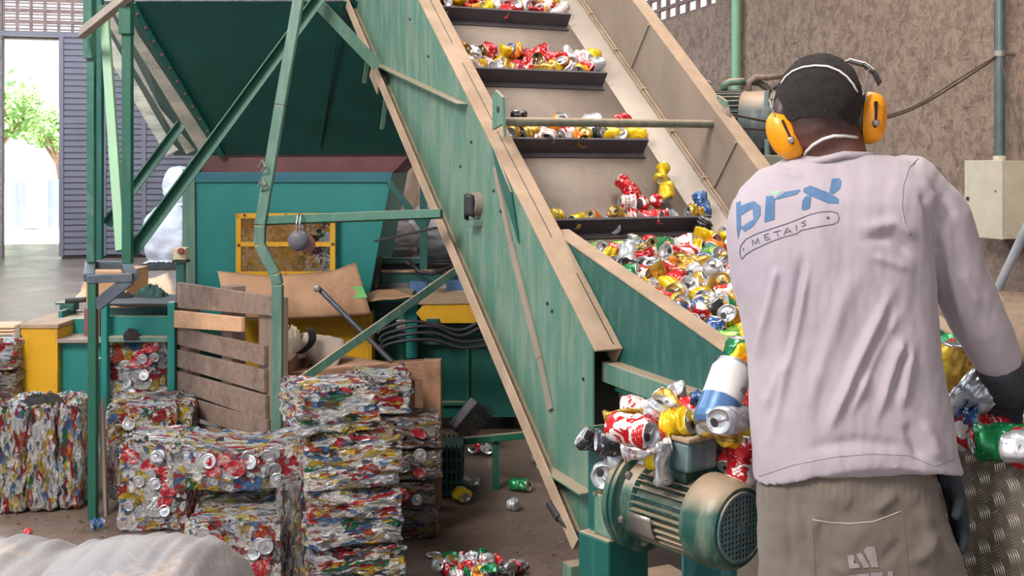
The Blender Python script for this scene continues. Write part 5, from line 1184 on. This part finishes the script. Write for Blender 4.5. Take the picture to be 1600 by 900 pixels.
# ================================================================== THE MAN
DB = 2.45
man = thing('person', 'man from behind in pale long-sleeved shirt and yellow ear defenders, reaching into the bin', 'person', (P(1340, 900, DB).x, P(1340, 900, DB).y, 0))
def W(u, v, y=0): return P(u, v, DB+y)
def applied(mb, name, m, vox=.006, smooth=6, disp=None, parent=man, sub=None):
    """union of closed shapes -> one continuous surface"""
    me = bpy.data.meshes.new(name); off = WL[parent.name]
    me.from_pydata([tuple(V(x)-off) for x in mb.v], [], mb.f)
    bm = bmesh.new(); bm.from_mesh(me); bmesh.ops.recalc_face_normals(bm, faces=bm.faces); bm.to_mesh(me); bm.free()
    tmp = bpy.data.objects.new('tmp', me); COL.objects.link(tmp)
    r = tmp.modifiers.new('r', 'REMESH'); r.mode = 'VOXEL'; r.voxel_size = vox
    s_ = tmp.modifiers.new('s', 'SMOOTH'); s_.iterations = smooth; s_.factor = .5
    dg = bpy.context.evaluated_depsgraph_get(); dg.update(); em = bpy.data.meshes.new_from_object(tmp.evaluated_get(dg))
    bpy.data.objects.remove(tmp); em.name = name
    if disp:
        co = [v.co.copy() for v in em.vertices]; no = [v.normal.copy() for v in em.vertices]
        for v, c, n in zip(em.vertices, co, no): v.co = c+disp(c+off, n)
    em.materials.clear(); em.materials.append(m); em.polygons.foreach_set('use_smooth', [True]*len(em.polygons))
    o = bpy.data.objects.new(name, em); COL.objects.link(o); o.parent = parent; WL[o.name] = off; return o
def capsule(mb, pts, rad, seg=16, flat=1.0, fdir=None):
    pts = [V(p) for p in pts]; m = len(pts); P2, R2 = [], []
    d0 = (pts[0]-pts[1]).normalized(); d1 = (pts[-1]-pts[-2]).normalized()
    for a in (80, 55, 28): P2.append(pts[0]+d0*rad[0]*sin(RAD(a))); R2.append(rad[0]*cos(RAD(a)))
    P2 += pts; R2 += list(rad)
    for a in (28, 55, 80): P2.append(pts[-1]+d1*rad[-1]*sin(RAD(a))); R2.append(rad[-1]*cos(RAD(a)))
    return mb.tube(P2, R2, seg)
def ellipsoid(mb, c, ax, ay, az, seg=24, rings=14):
    c, ax, ay, az = V(c), V(ax), V(ay), V(az)
    vs = [c+az*-1]+[c+(ax*cos(2*pi*k/seg)+ay*sin(2*pi*k/seg))*sin(pi*j/rings)-az*cos(pi*j/rings) for j in range(1, rings) for k in range(seg)]+[c+az]
    fs = [(0, 1+(k+1) % seg, 1+k) for k in range(seg)]+[(1+(j-1)*seg+k, 1+(j-1)*seg+(k+1) % seg, 1+j*seg+(k+1) % seg, 1+j*seg+k) for j in range(1, rings-1) for k in range(seg)]
    b = 1+(rings-2)*seg; fs += [(b+k, b+(k+1) % seg, len(vs)-1) for k in range(seg)]
    return mb.add(vs, fs)
def loft(mb, rings, seg=48, ex=.82, botz=None):
    """rings: (v, uL, uR, half depth, y centre, y shear) from bottom to top"""
    vs = []
    for i, (v, uL, uR, hd, yc, sh) in enumerate(rings):
        mid, half = (uL+uR)/2, (uR-uL)/2
        for k in range(seg):
            a = 2*pi*k/seg; c, s = cos(a), sin(a); cx = math.copysign(abs(c)**ex, c); sy = math.copysign(abs(s)**ex, s)
            p = W(mid+half*cx, v)+FW*(yc+hd*sy+sh*cx*half/735)
            if i == 0 and botz: p.z = botz(cx, sy)
            vs.append(p)
    m = len(rings)
    fs = [(i*seg+k, i*seg+(k+1) % seg, (i+1)*seg+(k+1) % seg, (i+1)*seg+k) for i in range(m-1) for k in range(seg)]
    fs += [tuple(range(seg))[::-1], tuple(range((m-1)*seg, m*seg))]
    return mb.add(vs, fs)
# ---- materials
def skinm():
    t = NT('brown_skin'); v = t.mapping(); z = t.n('SeparateXYZ', {0: v}).outputs[2]
    c = t.mix(t.noise(v, 18, 4), '#5a3832', '#74493f')
    zs_ = W(1280, 190).z; f = t.ramp(t.math('ADD', t.math('MULTIPLY', t.math('SUBTRACT', z, zs_-.048), 15.), t.math('MULTIPLY', t.noise(v, 90, 2), .25)), [(.15, 0.), (.75, .9)])
    t.bump(t.noise(v, 140, 3), .15, .002)
    return t.out(t.mix(f, c, '#2a1f20'), .5)      # cropped stubble thins out towards the nape
m_skin = skinm()
m_hair = mat('black_cropped_hair', '#191314', '#2b2223', 60, .9, 0, .9, 190)
def clothm(name, a, b, d, sc=2.2, bs=.25):
    t = NT(name); v = t.mapping(); n = t.noise(v, sc, 5, .6)
    c = t.mix(t.ramp(n, [(.35, 0.), (.65, 1.)]), a, b); c = t.mix(t.ramp(t.noise(v, 5, 5, .75), [(.58, 0.), (.8, .5)]), c, d)
    t.bump(t.math('ADD', t.noise(v, 420, 2), t.math('MULTIPLY', t.noise(t.mapping((1, 1, .45), (0, .5, 0)), 24, 4, .6, .8), 1.5)), bs, .003)
    return t.out(c, .85, 0, Sheen_Weight=.15)
m_shirt = clothm('pale_lilac_jersey', '#988f9b', '#a49aa1', '#998a88')
m_trou = clothm('taupe_trousers', '#5c524b', '#685e56', '#463d3a', 3, .3)
m_glove = mat('dark_work_glove', '#23282e', '#30363c', 14, .8, 0, .4, 60)
# ---- body: one continuous surface
mb = MB()
HC = W(1277, 160, .0); hr = (RT*.985-UP*.12).normalized(); hf = (FW*.93-UP*.28-RT*.1).normalized(); hu = hr.cross(hf); hu = hu if hu.z > 0 else -hu
ellipsoid(mb, HC, hr*.083, hf*.102, hu*.100); ellipsoid(mb, HC-hu*.055+hf*.045, hr*.062, hf*.066, hu*.072)     # skull and jaw
ellipsoid(mb, HC-hu*.120+hf*.085, hr*.026, hf*.024, hu*.022)          # chin
mb.hexa([HC+hf*.09-hu*.062-hr*.018, HC+hf*.09-hu*.062+hr*.018, HC+hf*.128-hu*.058+hr*.006, HC+hf*.128-hu*.058-hr*.006, HC+hf*.098-hu*.008-hr*.008, HC+hf*.098-hu*.008+hr*.008, HC+hf*.106-hu*.008+hr*.004, HC+hf*.106-hu*.008-hr*.004])   # nose
capsule(mb, [HC+hf*.094-hu*.088-hr*.018, HC+hf*.106-hu*.086, HC+hf*.094-hu*.088+hr*.018], [.007, .010, .007], 10); capsule(mb, [HC+hf*.092+hu*.002-hr*.035, HC+hf*.099+hu*.004, HC+hf*.092+hu*.002+hr*.035], [.010, .010, .010], 10)
for s_ in (-1, 1): ellipsoid(mb, HC+hr*.082*s_-hu*.03, hr*.012, hf*.020, hu*.032)
capsule(mb, [HC-hu*.05-hf*.01, W(1296, 215, .0), W(1306, 262, .0), W(1312, 320, .02)], [.064, .066, .072, .09], 22)
torso = [(1010, 1215, 1475, .10, .0, 0), (900, 1195, 1480, .13, 0, 0), (820, 1200, 1465, .125, 0, 0), (700, 1205, 1450, .115, 0, 0), (600, 1195, 1440, .11, 0, -.05), (480, 1175, 1425, .115, 0, -.15), (380, 1160, 1420, .115, .0, -.22), (310, 1175, 1425, .10, .0, -.25), (270, 1215, 1415, .075, .0, -.2), (252, 1260, 1360, .05, 0, -.1)]
loft(mb, torso)
sh = W(1415, 300, -.02); el = W(1529, 505, .04); wr = W(1574, 600, .10); capsule(mb, [sh, sh.lerp(el, .5), el, el.lerp(wr, .5), wr], [.062, .052, .042, .038, .028])
shl = W(1200, 320, .06); ell = W(1215, 500, .26); wrl = W(1300, 575, .46); capsule(mb, [shl, shl.lerp(ell, .5), ell, wrl], [.062, .050, .042, .028])
hipl, hipr = W(1262, 900, .0), W(1418, 900, .0); kl, kr = W(1262, 1105, -.01), W(1432, 1105, .03)
al, ar = kl.copy(), kr.copy(); al.z = ar.z = .09; al += FW*-.03
capsule(mb, [hipl, hipl.lerp(kl, .5), kl, kl.lerp(al, .4), al], [.085, .075, .056, .054, .038]); capsule(mb, [hipr, hipr.lerp(kr, .5), kr, kr.lerp(ar, .4), ar], [.085, .075, .056, .054, .038])
def hand(mb, w0, dirv, palmn, s=1, g=0.0, curl=.6):
    """palm and five fingers from the wrist w0 along dirv; palmn = palm normal"""
    d = V(dirv).normalized(); n = (V(palmn)-d*V(palmn).dot(d)).normalized(); sd = d.cross(n)*s
    for j, o_ in enumerate((-.027, -.009, .009, .027)): capsule(mb, [w0+sd*o_*.6, w0+d*.05+sd*o_, w0+d*.085+sd*o_*1.05], [.014+g, .013+g, .010+g], 12)
    for j, (o_, L_) in enumerate(((-.030, .070), (-.010, .080), (.010, .075), (.030, .058))):
        p = w0+d*.088+sd*o_; dd = d.copy(); pts = [p]; 
        for q, fr in enumerate((.45, .3, .25)):
            a = curl*(.55+.35*q); dd = (dd*cos(a)+n*sin(a)).normalized(); nn = n; pts.append(pts[-1]+dd*L_*fr)
            n_ = (n-dd*n.dot(dd)); 
        capsule(mb, pts, [.0098+g, .0092+g, .0085+g, .0075+g], 10)
    p = w0+d*.022-sd*.030; t1 = (d*.6-sd*.75+n*.25).normalized(); capsule(mb, [w0+d*.01-sd*.012, p, p+t1*.035, p+t1*.035+(d*.8-sd*.2+n*.5).normalized()*.03], [.014+g, .013+g, .011+g, .009+g], 10)
HD = (RT*.10-UP*.75+FW*.45).normalized(); HN = (-FW*.45-UP*.3-RT*.2)
hand(mb, wr, HD, HN, 1); HDL = (RT*.3-UP*.5+FW*.6); hand(mb, wrl, HDL, -UP-RT*.2, -1)
body = applied(mb, 'body', m_skin, .0052, 4)
m_eye = mat('eye_white', '#d8d2cc', '#cfc8c0', 20, .3)
for s_ in (-1, 1):
    e = MB(); ellipsoid(e, HC+hf*.088-hu*.018+hr*.031*s_, hr*.012, hf*.012, hu*.012, 14, 8); e.build('eye', m_eye, man, smooth=True)
# ---- gloves
mb = MB(); hand(mb, wr, HD, HN, 1, .0030); capsule(mb, [wr-(wr-el).normalized()*.055, wr, wr+HD*.03], [.052, .044, .036], 16); applied(mb, 'glove', m_glove, .0045, 3)
mb = MB(); hand(mb, wrl, HDL, -UP-RT*.2, -1, .0030); capsule(mb, [wrl-(wrl-ell).normalized()*.05, wrl, wrl+HDL.normalized()*.03], [.036, .034, .034], 16); applied(mb, 'glove', m_glove, .0045, 3)
# ---- hair
mb = MB(); seg, rg = 64, 34; vs = []
for j in range(rg+1):
    th = pi*.70*j/rg
    for k in range(seg):
        a = 2*pi*k/seg; lim = 1.0
        q = hr*cos(a)*sin(th)*.087+hf*sin(a)*sin(th)*.106+hu*cos(th)*.105
        if sin(a) > .3: lim = 1-.55*max(0, (sin(a)-.3)/.7)*(j/rg)     # front hairline sits higher
        th2 = th*lim; q = hr*cos(a)*sin(th2)*.087+hf*sin(a)*sin(th2)*.106+hu*cos(th2)*.105
        nz = noise.noise(q*70)*.0022+noise.noise(q*150)*.0012; edge = max(0, (j-rg*.80)/(rg*.2)); q = q*(1+nz*12-.02*edge)
        vs.append(HC+q)
mb.add(vs, [(i*seg+k, i*seg+(k+1) % seg, (i+1)*seg+(k+1) % seg, (i+1)*seg+k) for i in range(rg) for k in range(seg)])
mb.build('hair', m_hair, man, smooth=True)
# ---- shirt
S = MB()
rings = [(735, 1180, 1496, .152, .0, -.02), (700, 1178, 1488, .150, 0, -.02), (650, 1175, 1480, .142, 0, -.03), (600, 1174, 1470, .138, 0, -.05), (550, 1171, 1460, .135, 0, -.08), (500, 1162, 1454, .133, 0, -.12),
         (450, 1150, 1449, .132, 0, -.16), (400, 1145, 1443, .132, 0, -.20), (350, 1144, 1440, .130, 0, -.24), (315, 1154, 1440, .122, 0, -.26), (290, 1172, 1440, .108, .0, -.26), (268, 1192, 1432, .092, .0, -.24), (252, 1225, 1415, .078, 0, -.2), (242, 1246, 1385, .066, 0, -.15)]
zb, zl, zr = P(1330, 729, DB-.15).z, W(1183, 752).z, W(1495, 733).z
loft(S, rings, botz=lambda c, s: (zl if c < 0 else zr)*(abs(c)**1.5)+(1-abs(c)**1.5)*zb)
a1, a2_, a3, a4, a5 = W(1418, 292, -.02), W(1466, 345, -.01), W(1496, 430, .01), W(1530, 505, .035), W(1556, 555, .07)
capsule(S, [a1, a2_, a3, a4, a5], [.070, .071, .064, .060, .054], 24)
capsule(S, [shl, shl.lerp(ell, .5), ell, ell.lerp(wrl, .85)], [.072, .064, .056, .042], 24)
FOLD = [([(1295, 672), (1340, 565), (1392, 455)], 8, .010), ([(1330, 645), (1375, 545), (1402, 490)], 7, .009), ([(1372, 655), (1400, 560), (1410, 530)], 7, .009), ([(1408, 640), (1424, 540)], 7, .008),
        ([(1262, 640), (1300, 520), (1330, 430)], 12, .005), ([(1205, 690), (1248, 500), (1262, 420)], 6, .006), ([(1182, 560), (1210, 440), (1215, 420)], 6, .006), ([(1228, 560), (1255, 400)], 7, -.006), ([(1352, 600), (1395, 500)], 8, -.007),
        ([(1390, 620), (1412, 545)], 7, -.006), ([(1350, 355), (1400, 348), (1432, 372)], 8, .006), ([(1345, 375), (1395, 372), (1425, 400)], 7, -.005), ([(1360, 398), (1420, 420)], 7, .004), ([(1225, 250), (1290, 262)], 5, .003), ([(1205, 268), (1260, 275)], 5, .003),
        ([(1440, 300), (1458, 350)], 6, -.005), ([(1452, 295), (1475, 345)], 6, .004), ([(1470, 300), (1490, 340)], 6, -.003), ([(1478, 350), (1486, 430), (1510, 520)], 8, .005), ([(1450, 330), (1460, 400)], 8, -.004), ([(1500, 420), (1530, 480)], 8, .004),
        ([(1260, 700), (1340, 690), (1430, 700)], 10, -.004), ([(1440, 655), (1470, 720)], 10, .006), ([(1415, 660), (1440, 720)], 8, -.006), ([(1195, 640), (1230, 560)], 9, .005)]
def segd(px, py, a, b):
    ax, ay = a; bx_, by = b; dx, dy = bx_-ax, by-ay; t = max(0, min(1, ((px-ax)*dx+(py-ay)*dy)/(dx*dx+dy*dy))); return math.hypot(px-ax-dx*t, py-ay-dy*t), t
def shirtdisp(p, n):
    u, v, d = pix(p); a = .0035*noise.noise(V((u*.03, v*.012, 1)))+.0016*noise.noise(V((u*.08, v*.03, 4)))
    if n.dot(FW) < .25:
        for pts, wd, am in FOLD:
            if not (min(q[0] for q in pts)-30 < u < max(q[0] for q in pts)+30 and min(q[1] for q in pts)-30 < v < max(q[1] for q in pts)+30): continue
            best = 1e9; m_ = len(pts)-1; tt = 0
            for i in range(m_):
                dd, t = segd(u, v, pts[i], pts[i+1])
                if dd < best: best = dd; tt = (i+t)/m_
            a += 1.6*am*math.exp(-(best/wd)**2)*min(1, 4*min(tt, 1-tt)+.15)
    return n*a
shirt = applied(S, 'shirt', m_shirt, .0055, 7, shirtdisp)
# surface lookup for print, seams and straps
def bvh(o):
    off = WL[o.name]; vs = [v.co+off for v in o.data.vertices]; return BVHTree.FromPolygons([tuple(v) for v in vs], [tuple(p.vertices) for p in o.data.polygons])
BT = bvh(shirt)
def hit(bt, u, v, lift=.0012):
    r = ray(u, v).normalized(); h_ = bt.ray_cast(CAM, r)
    return (h_[0]+h_[1]*lift*(1 if h_[1].dot(r) < 0 else -1)) if h_[0] is not None else None
def tri_print(bt, polys, name, m, par, res=5.0, lift=.0012):
    """flat shapes laid onto the cloth, finely divided so that they follow its folds"""
    bm = bmesh.new()
    for poly in polys:
        vs = [bm.verts.new((x, y, 0)) for x, y in poly]
        try: bm.faces.new(vs)
        except Exception: pass
    bmesh.ops.triangulate(bm, faces=bm.faces)
    for _ in range(4):
        long_ = [e for e in bm.edges if e.calc_length() > res]
        if not long_: break
        bmesh.ops.subdivide_edges(bm, edges=long_, cuts=1); bmesh.ops.triangulate(bm, faces=bm.faces)
    mbx = MB(); idx = {}; vs = []
    bm.verts.index_update()
    for v in bm.verts:
        h_ = hit(bt, v.co.x, v.co.y, lift); vs.append(h_)
    fs = [tuple(v.index for v in f.verts) for f in bm.faces if all(vs[v.index] is not None for v in f.verts)]
    mbx.add([v if v is not None else V((0, 0, -1)) for v in vs], fs); bm.free()
    used = sorted({i for f in fs for i in f}); mp = {a: b for b, a in enumerate(used)}
    mbx.v = [mbx.v[i] for i in used]; mbx.f = [tuple(mp[i] for i in f) for f in fs]
    return mbx.build(name, m, par, smooth=True)
def zz_(x, y, ox=1130, oy=260, k=1125/200): return (ox+x/k, oy+y/k)
m_pblue = mat('print_blue', '#3f5f86', '#4d6c90', 30, .8); m_pgreen = mat('print_green', '#7fb08f', '#8fbb9c', 30, .8); m_pdark = mat('print_dark', '#3e4658', '#4a5264', 30, .8)
B_p = [[(118, 320), (155, 308), (158, 535), (148, 560), (135, 640), (122, 560)], [(152, 348), (275, 305), (256, 371), (152, 434)], [(275, 305), (330, 350), (262, 385), (256, 371)], [(262, 385), (330, 350), (328, 430), (268, 465)], [(268, 465), (328, 430), (270, 520), (190, 575), (158, 545), (165, 530)]]
R_p = [[(378, 265), (430, 258), (468, 290), (455, 300), (452, 470), (362, 492)], [(470, 292), (468, 275), (545, 225), (672, 204), (678, 215), (640, 250)]]
X_p = [[(708, 195), (768, 170), (930, 235), (1015, 285), (1014, 325), (925, 327), (775, 262), (705, 228)], [(955, 112), (1015, 104), (1040, 125), (1030, 195), (968, 245), (932, 232)], [(735, 258), (776, 262), (760, 370), (710, 388), (690, 375), (697, 300)]]
shirt_print = tri_print(BT, [[zz_(*q) for q in p_] for p_ in B_p+R_p+X_p], 'print_brx', m_pblue, shirt, 4); shirt_print['label'] = 'blue lettering brx on the back'
tri_print(BT, [[zz_(*q) for q in [(412, 228), (524, 212), (462, 262)]]], 'print_leaf', m_pgreen, shirt, 4)
def strokes(lines, w=1.0): 
    out = []
    for pts in lines:
        for (ax, ay), (bx_, by) in zip(pts[:-1], pts[1:]):
            L_ = math.hypot(bx_-ax, by-ay) or 1; nx, ny = -(by-ay)/L_*w/2, (bx_-ax)/L_*w/2; ex, ey = (bx_-ax)/L_*w*.3, (by-ay)/L_*w*.3
            out.append([(ax+nx-ex, ay+ny-ey), (bx_+nx+ex, by+ny+ey), (bx_-nx+ex, by-ny+ey), (ax-nx-ex, ay-ny-ey)])
    return out
def cv(pts): return [zz_(*q) for q in pts]
capsule_l = cv([(165, 815), (148, 760), (155, 700), (200, 640), (300, 590), (450, 540), (600, 490), (760, 425), (850, 402), (950, 395), (1000, 410), (1020, 450), (1005, 490), (960, 510), (860, 525), (690, 560), (640, 592), (520, 625), (400, 670), (260, 735), (200, 775), (165, 815)])
MET = [[(262, 695), (258, 645), (290, 680), (305, 632), (322, 675)], [(375, 650), (360, 605), (400, 590)], [(366, 627), (398, 618)], [(375, 650), (412, 636)], [(445, 580), (505, 562)], [(474, 572), (484, 617)], [(536, 597), (562, 540), (606, 580)], [(550, 578), (592, 568)], [(640, 515), (645, 560)], [(728, 480), (705, 485), (690, 498), (725, 505), (722, 520), (690, 527)], [(182, 715), (178, 738)]]
tri_print(BT, strokes([capsule_l], 1.1)+strokes([cv(x) for x in MET], 1.1)+[[(zz_(921, 453)[0]+2.6*cos(a), zz_(921, 453)[1]+2.2*sin(a)) for a in np.linspace(0, 5.5, 8)]], 'print_metais', m_pdark, shirt, 4)
def seam(bt, pts, r, name, m, par, lift=.0):
    dense = []
    for (a, b) in zip(pts[:-1], pts[1:]):
        n_ = max(1, int(math.hypot(b[0]-a[0], b[1]-a[1])/6))
        dense += [(a[0]+(b[0]-a[0])*i/n_, a[1]+(b[1]-a[1])*i/n_) for i in range(n_)]
    dense.append(pts[-1]); q = [hit(bt, *x, lift) for x in dense]; q = [x for x in q if x is not None]
    return MB().tube(q, r, 6).build(name, m, par, smooth=True) if len(q) > 2 else None
m_seam = mat('shirt_seam', '#8d8594', '#9a92a0', 30, .9)
seam(BT, [(1440, 243), (1420, 262), (1411, 290), (1409, 325), (1413, 350), (1424, 368)], .0016, 'shoulder_seam', m_seam, shirt)
seam(BT, [(1186, 744), (1240, 726), (1300, 714), (1360, 709), (1418, 711), (1440, 720), (1458, 728), (1490, 718)], .0012, 'hem_seam', m_seam, shirt)
mb = MB(); nk = [W(1303+58*cos(a), 238+3*abs(cos(a))-10*max(0, -sin(a))*0, .0)+FW*(.072*sin(a))+UP*(-.012*0+.006*sin(a)+(-.018 if cos(a) < 0 else 0)*abs(cos(a))) for a in np.linspace(0, 2*pi, 33)]
mb.tube(nk, .008, 10); mb.build('collar', m_shirt, shirt, smooth=True)
# ---- trousers
T = MB()
tr = [(960, 1190, 1508, .150, .0, 0), (900, 1188, 1505, .155, 0, 0), (850, 1186, 1490, .156, 0, 0), (800, 1184, 1474, .150, 0, 0), (760, 1186, 1460, .140, 0, 0), (730, 1190, 1452, .130, 0, 0), (690, 1195, 1448, .122, 0, 0)]
loft(T, tr)
capsule(T, [W(1256, 930, 0), W(1258, 1000, 0), kl, al+UP*.05], [.104, .10, .082, .072], 24); capsule(T, [W(1436, 930, 0), W(1438, 1000, .01), kr, ar+UP*.05], [.104, .10, .082, .072], 24)
TF = [([(1228, 760), (1235, 900)], 7, -.008), ([(1245, 760), (1262, 830), (1275, 900)], 6, -.005), ([(1365, 800), (1400, 770)], 8, .008), ([(1275, 800), (1268, 850), (1272, 900)], 8, .006), ([(1430, 880), (1465, 835)], 9, .009), ([(1330, 900), (1300, 880)], 8, .006), ([(1300, 770), (1330, 790)], 14, .005), ([(1380, 880), (1410, 840)], 9, -.005), ([(1445, 790), (1460, 900)], 10, .006)]
def troudisp(p, n):
    u, v, d = pix(p); a = .005*noise.noise(V((u*.02, v*.02, 7)))+.0022*noise.noise(V((u*.06, v*.05, 4)))
    if n.dot(FW) < .25 and v < 960:
        for pts, wd, am in TF:
            best = 1e9; m_ = len(pts)-1
            for i in range(m_):
                dd, t = segd(u, v, pts[i], pts[i+1])
                if dd < best: best = dd; tt = (i+t)/m_
            if best < 30: a += am*math.exp(-(best/wd)**2)*min(1, 4*min(tt, 1-tt)+.2)
    if v < 790: a += .0014*sin(u*.55)*(1-abs(v-765)/40 if abs(v-765) < 40 else 0)
    return n*a
trou = applied(T, 'trousers', m_trou, .0065, 6, troudisp); BTt = bvh(trou)
m_tseam = mat('trouser_seam', '#a89c90', '#b5a99d', 30, .9)
seam(BTt, [(1270, 812), (1300, 817), (1330, 818), (1365, 815), (1408, 799)], .0012, 'pocket_hem', m_tseam, trou); m_ts2 = mat('pocket_seam_cloth', '#5c524b', '#665b53', 30, .9)
seam(BTt, [(1270, 813), (1272, 850), (1275, 905)], .0009, 'pocket_seam', m_ts2, trou); seam(BTt, [(1410, 800), (1416, 850), (1420, 905)], .0009, 'pocket_seam', m_ts2, trou)
m_tprint = mat('trouser_print', '#857b7c', '#948a8c', 30, .8)
def z3(x, y): return (1290+x/9, 800+y/9)
TP = [[(300, 600), (400, 600), (400, 680), (345, 690), (420, 720), (470, 735), (480, 780), (330, 800)], [(430, 590), (500, 570), (620, 775), (530, 785)], [(525, 545), (580, 485), (690, 480), (740, 775), (645, 778), (612, 570), (560, 590)],
      [(300, 880), (420, 870), (420, 1000), (300, 1000)], [(430, 870), (610, 865), (620, 1000), (430, 1000)], [(630, 850), (800, 845), (810, 1000), (640, 1000)], [(870, 835), (940, 835), (950, 1000), (880, 1000)]]
tri_print(BTt, [[z3(*q) for q in p_] for p_ in TP], 'pocket_print', m_tprint, trou, 5, .0015)
# ---- boots
m_boot = mat('black_boot', '#1f1d1d', '#2b2827', 12, .6, 0, .2)
for a_ in (al, ar):
    mb = MB(); capsule(mb, [a_+UP*.04, a_-UP*.03], [.055, .052]); capsule(mb, [V((a_.x, a_.y, .045))-FW*.05, V((a_.x, a_.y, .045))+FW*.05, V((a_.x, a_.y, .038))+FW*.15], [.044, .046, .038]); applied(mb, 'boot', m_boot, .007, 4)
# ---- ear defenders and neck strap
m_yp = mat('yellow_plastic', '#e08a06', '#ea9a12', 6, .35, 0, .03, 30, c3='#c8790a', dirt=.7); m_bp2 = mat('black_plastic', '#17181c', '#212329', 12, .45); m_white = mat('white_cord', '#d9d6d3', '#c9c5c2', 20, .6)
ed = bpy.data.objects.new('ear_defenders', None); COL.objects.link(ed); ed.parent = man; WL[ed.name] = WL[man.name]
def cup(c, ax, up, s=1):
    ax = V(ax).normalized(); up = (V(up)-ax*V(up).dot(ax)).normalized(); sd = ax.cross(up)
    def ring(t, r, sq=1): return [c+ax*t+(sd*cos(a)*.036+up*sin(a)*.056)*r for a in np.linspace(0, 2*pi, 29)[:-1]]
    def stack(lst, nm, m):
        mb = MB(); vs = []; n = 28
        for t, r in lst: vs += ring(t, r)
        k_ = len(lst); mb.add(vs, [(i*n+k, i*n+(k+1) % n, (i+1)*n+(k+1) % n, (i+1)*n+k) for i in range(k_-1) for k in range(n)]+[tuple(range(n))[::-1], tuple(range((k_-1)*n, k_*n))]); return mb.build(nm, m, ed, smooth='auto')
    stack([(-.018, .85), (-.014, .98), (-.002, .98), (.002, .90)], 'ear_cushion', m_bp2)
    stack([(.002, .97), (.004, 1.0), (.018, .98), (.030, .88), (.038, .70), (.042, .45), (.043, .2)], 'ear_cup', m_yp)
    mb = MB(); tw = (-FW-ax*(-FW).dot(ax)).normalized(); b = c+ax*.026+tw*.030; an_ = (ax+tw*.9).normalized(); mb.box(b+up*.006, up*.028, ax.cross(up)*.0035, an_*.006); mb.build('arm', m_bp2, ed, bevel=.002)
    MB().lathe(b-up*.012, an_, [(-.01, .007), (.008, .007), (.010, .004)], 10).build('pivot', m_tin, ed)
cR, cL = W(1352, 184, -.005), W(1233, 208, -.005)
cup(cR, RT*.86-FW*.46-UP*.05, UP*.97+RT*.03, -1 if False else 1); cup(cL, -RT*.80-FW*.42-UP*.35, UP*.85-RT*.45, -1)
BB = bvh(body)
hairo = [o for o in man.children if o.name.startswith('hair')][0]; BH = bvh(hairo)
seam(BH, [(1222, 131), (1229, 121), (1240, 112), (1256, 106), (1275, 103.5), (1294, 105), (1310, 112), (1322, 121), (1331, 132), (1338, 144)], .0022, 'back_wire', m_white, ed, .003)
seam(BB, [(1256, 246), (1260, 236), (1270, 226), (1285, 217), (1302, 212), (1320, 212), (1338, 215)], .0034, 'neck_strap', m_white, man, .002)
mb = MB(); bd = [W(1376, 150, .03), W(1375, 131, .035), W(1366, 114, .045), W(1350, 102, .06), W(1328, 96, .075), W(1300, 104, .09), W(1270, 106, .095), W(1240, 112, .09), W(1222, 128, .08), W(1208, 140, .05), W(1204, 168, .03)]
mb.tube(bd[:3], .0014, 6); mb.tube(bd[-3:], .0014, 6); mb.build('band_wire', m_tin, ed)
mb = MB()
for a, b in zip(bd[1:9], bd[2:10]): mb.beam(a, b, .006, .022, (b-a).cross(FW))
mb.build('headband', m_bp2, ed, bevel=.001)
mb = MB()
for a, b in zip(bd[2:8], bd[3:9]): mb.beam(a+UP*.004, b+UP*.004, .003, .018, (b-a).cross(FW))
mb.build('band_pad', m_white, ed)
MB().tube([W(1352, 158, -.05), W(1353, 135, -.04), W(1356, 110, -.01), W(1362, 108, .02)], .0018, 6).build('fork_wire', m_tin, ed); MB().tube([W(1212, 185, -.03), W(1206, 168, -.02), W(1202, 156, .0), W(1207, 155, .02)], .0018, 6).build('fork_wire', m_tin, ed)
# ---- spare glove tucked in at the right hip
gm = MB(); hand(gm, W(1483, 738, -.02), -UP+RT*.22, -RT, 1, .002, .22); capsule(gm, [W(1480, 722, -.01), W(1483, 745, -.02)], [.024, .026])
gth = thing('work_glove', 'dark work glove hanging at the right hip of the man', 'glove', W(1484, 748, -.02)); applied(gm, 'glove_shell', m_glove, .0045, 3, parent=gth)
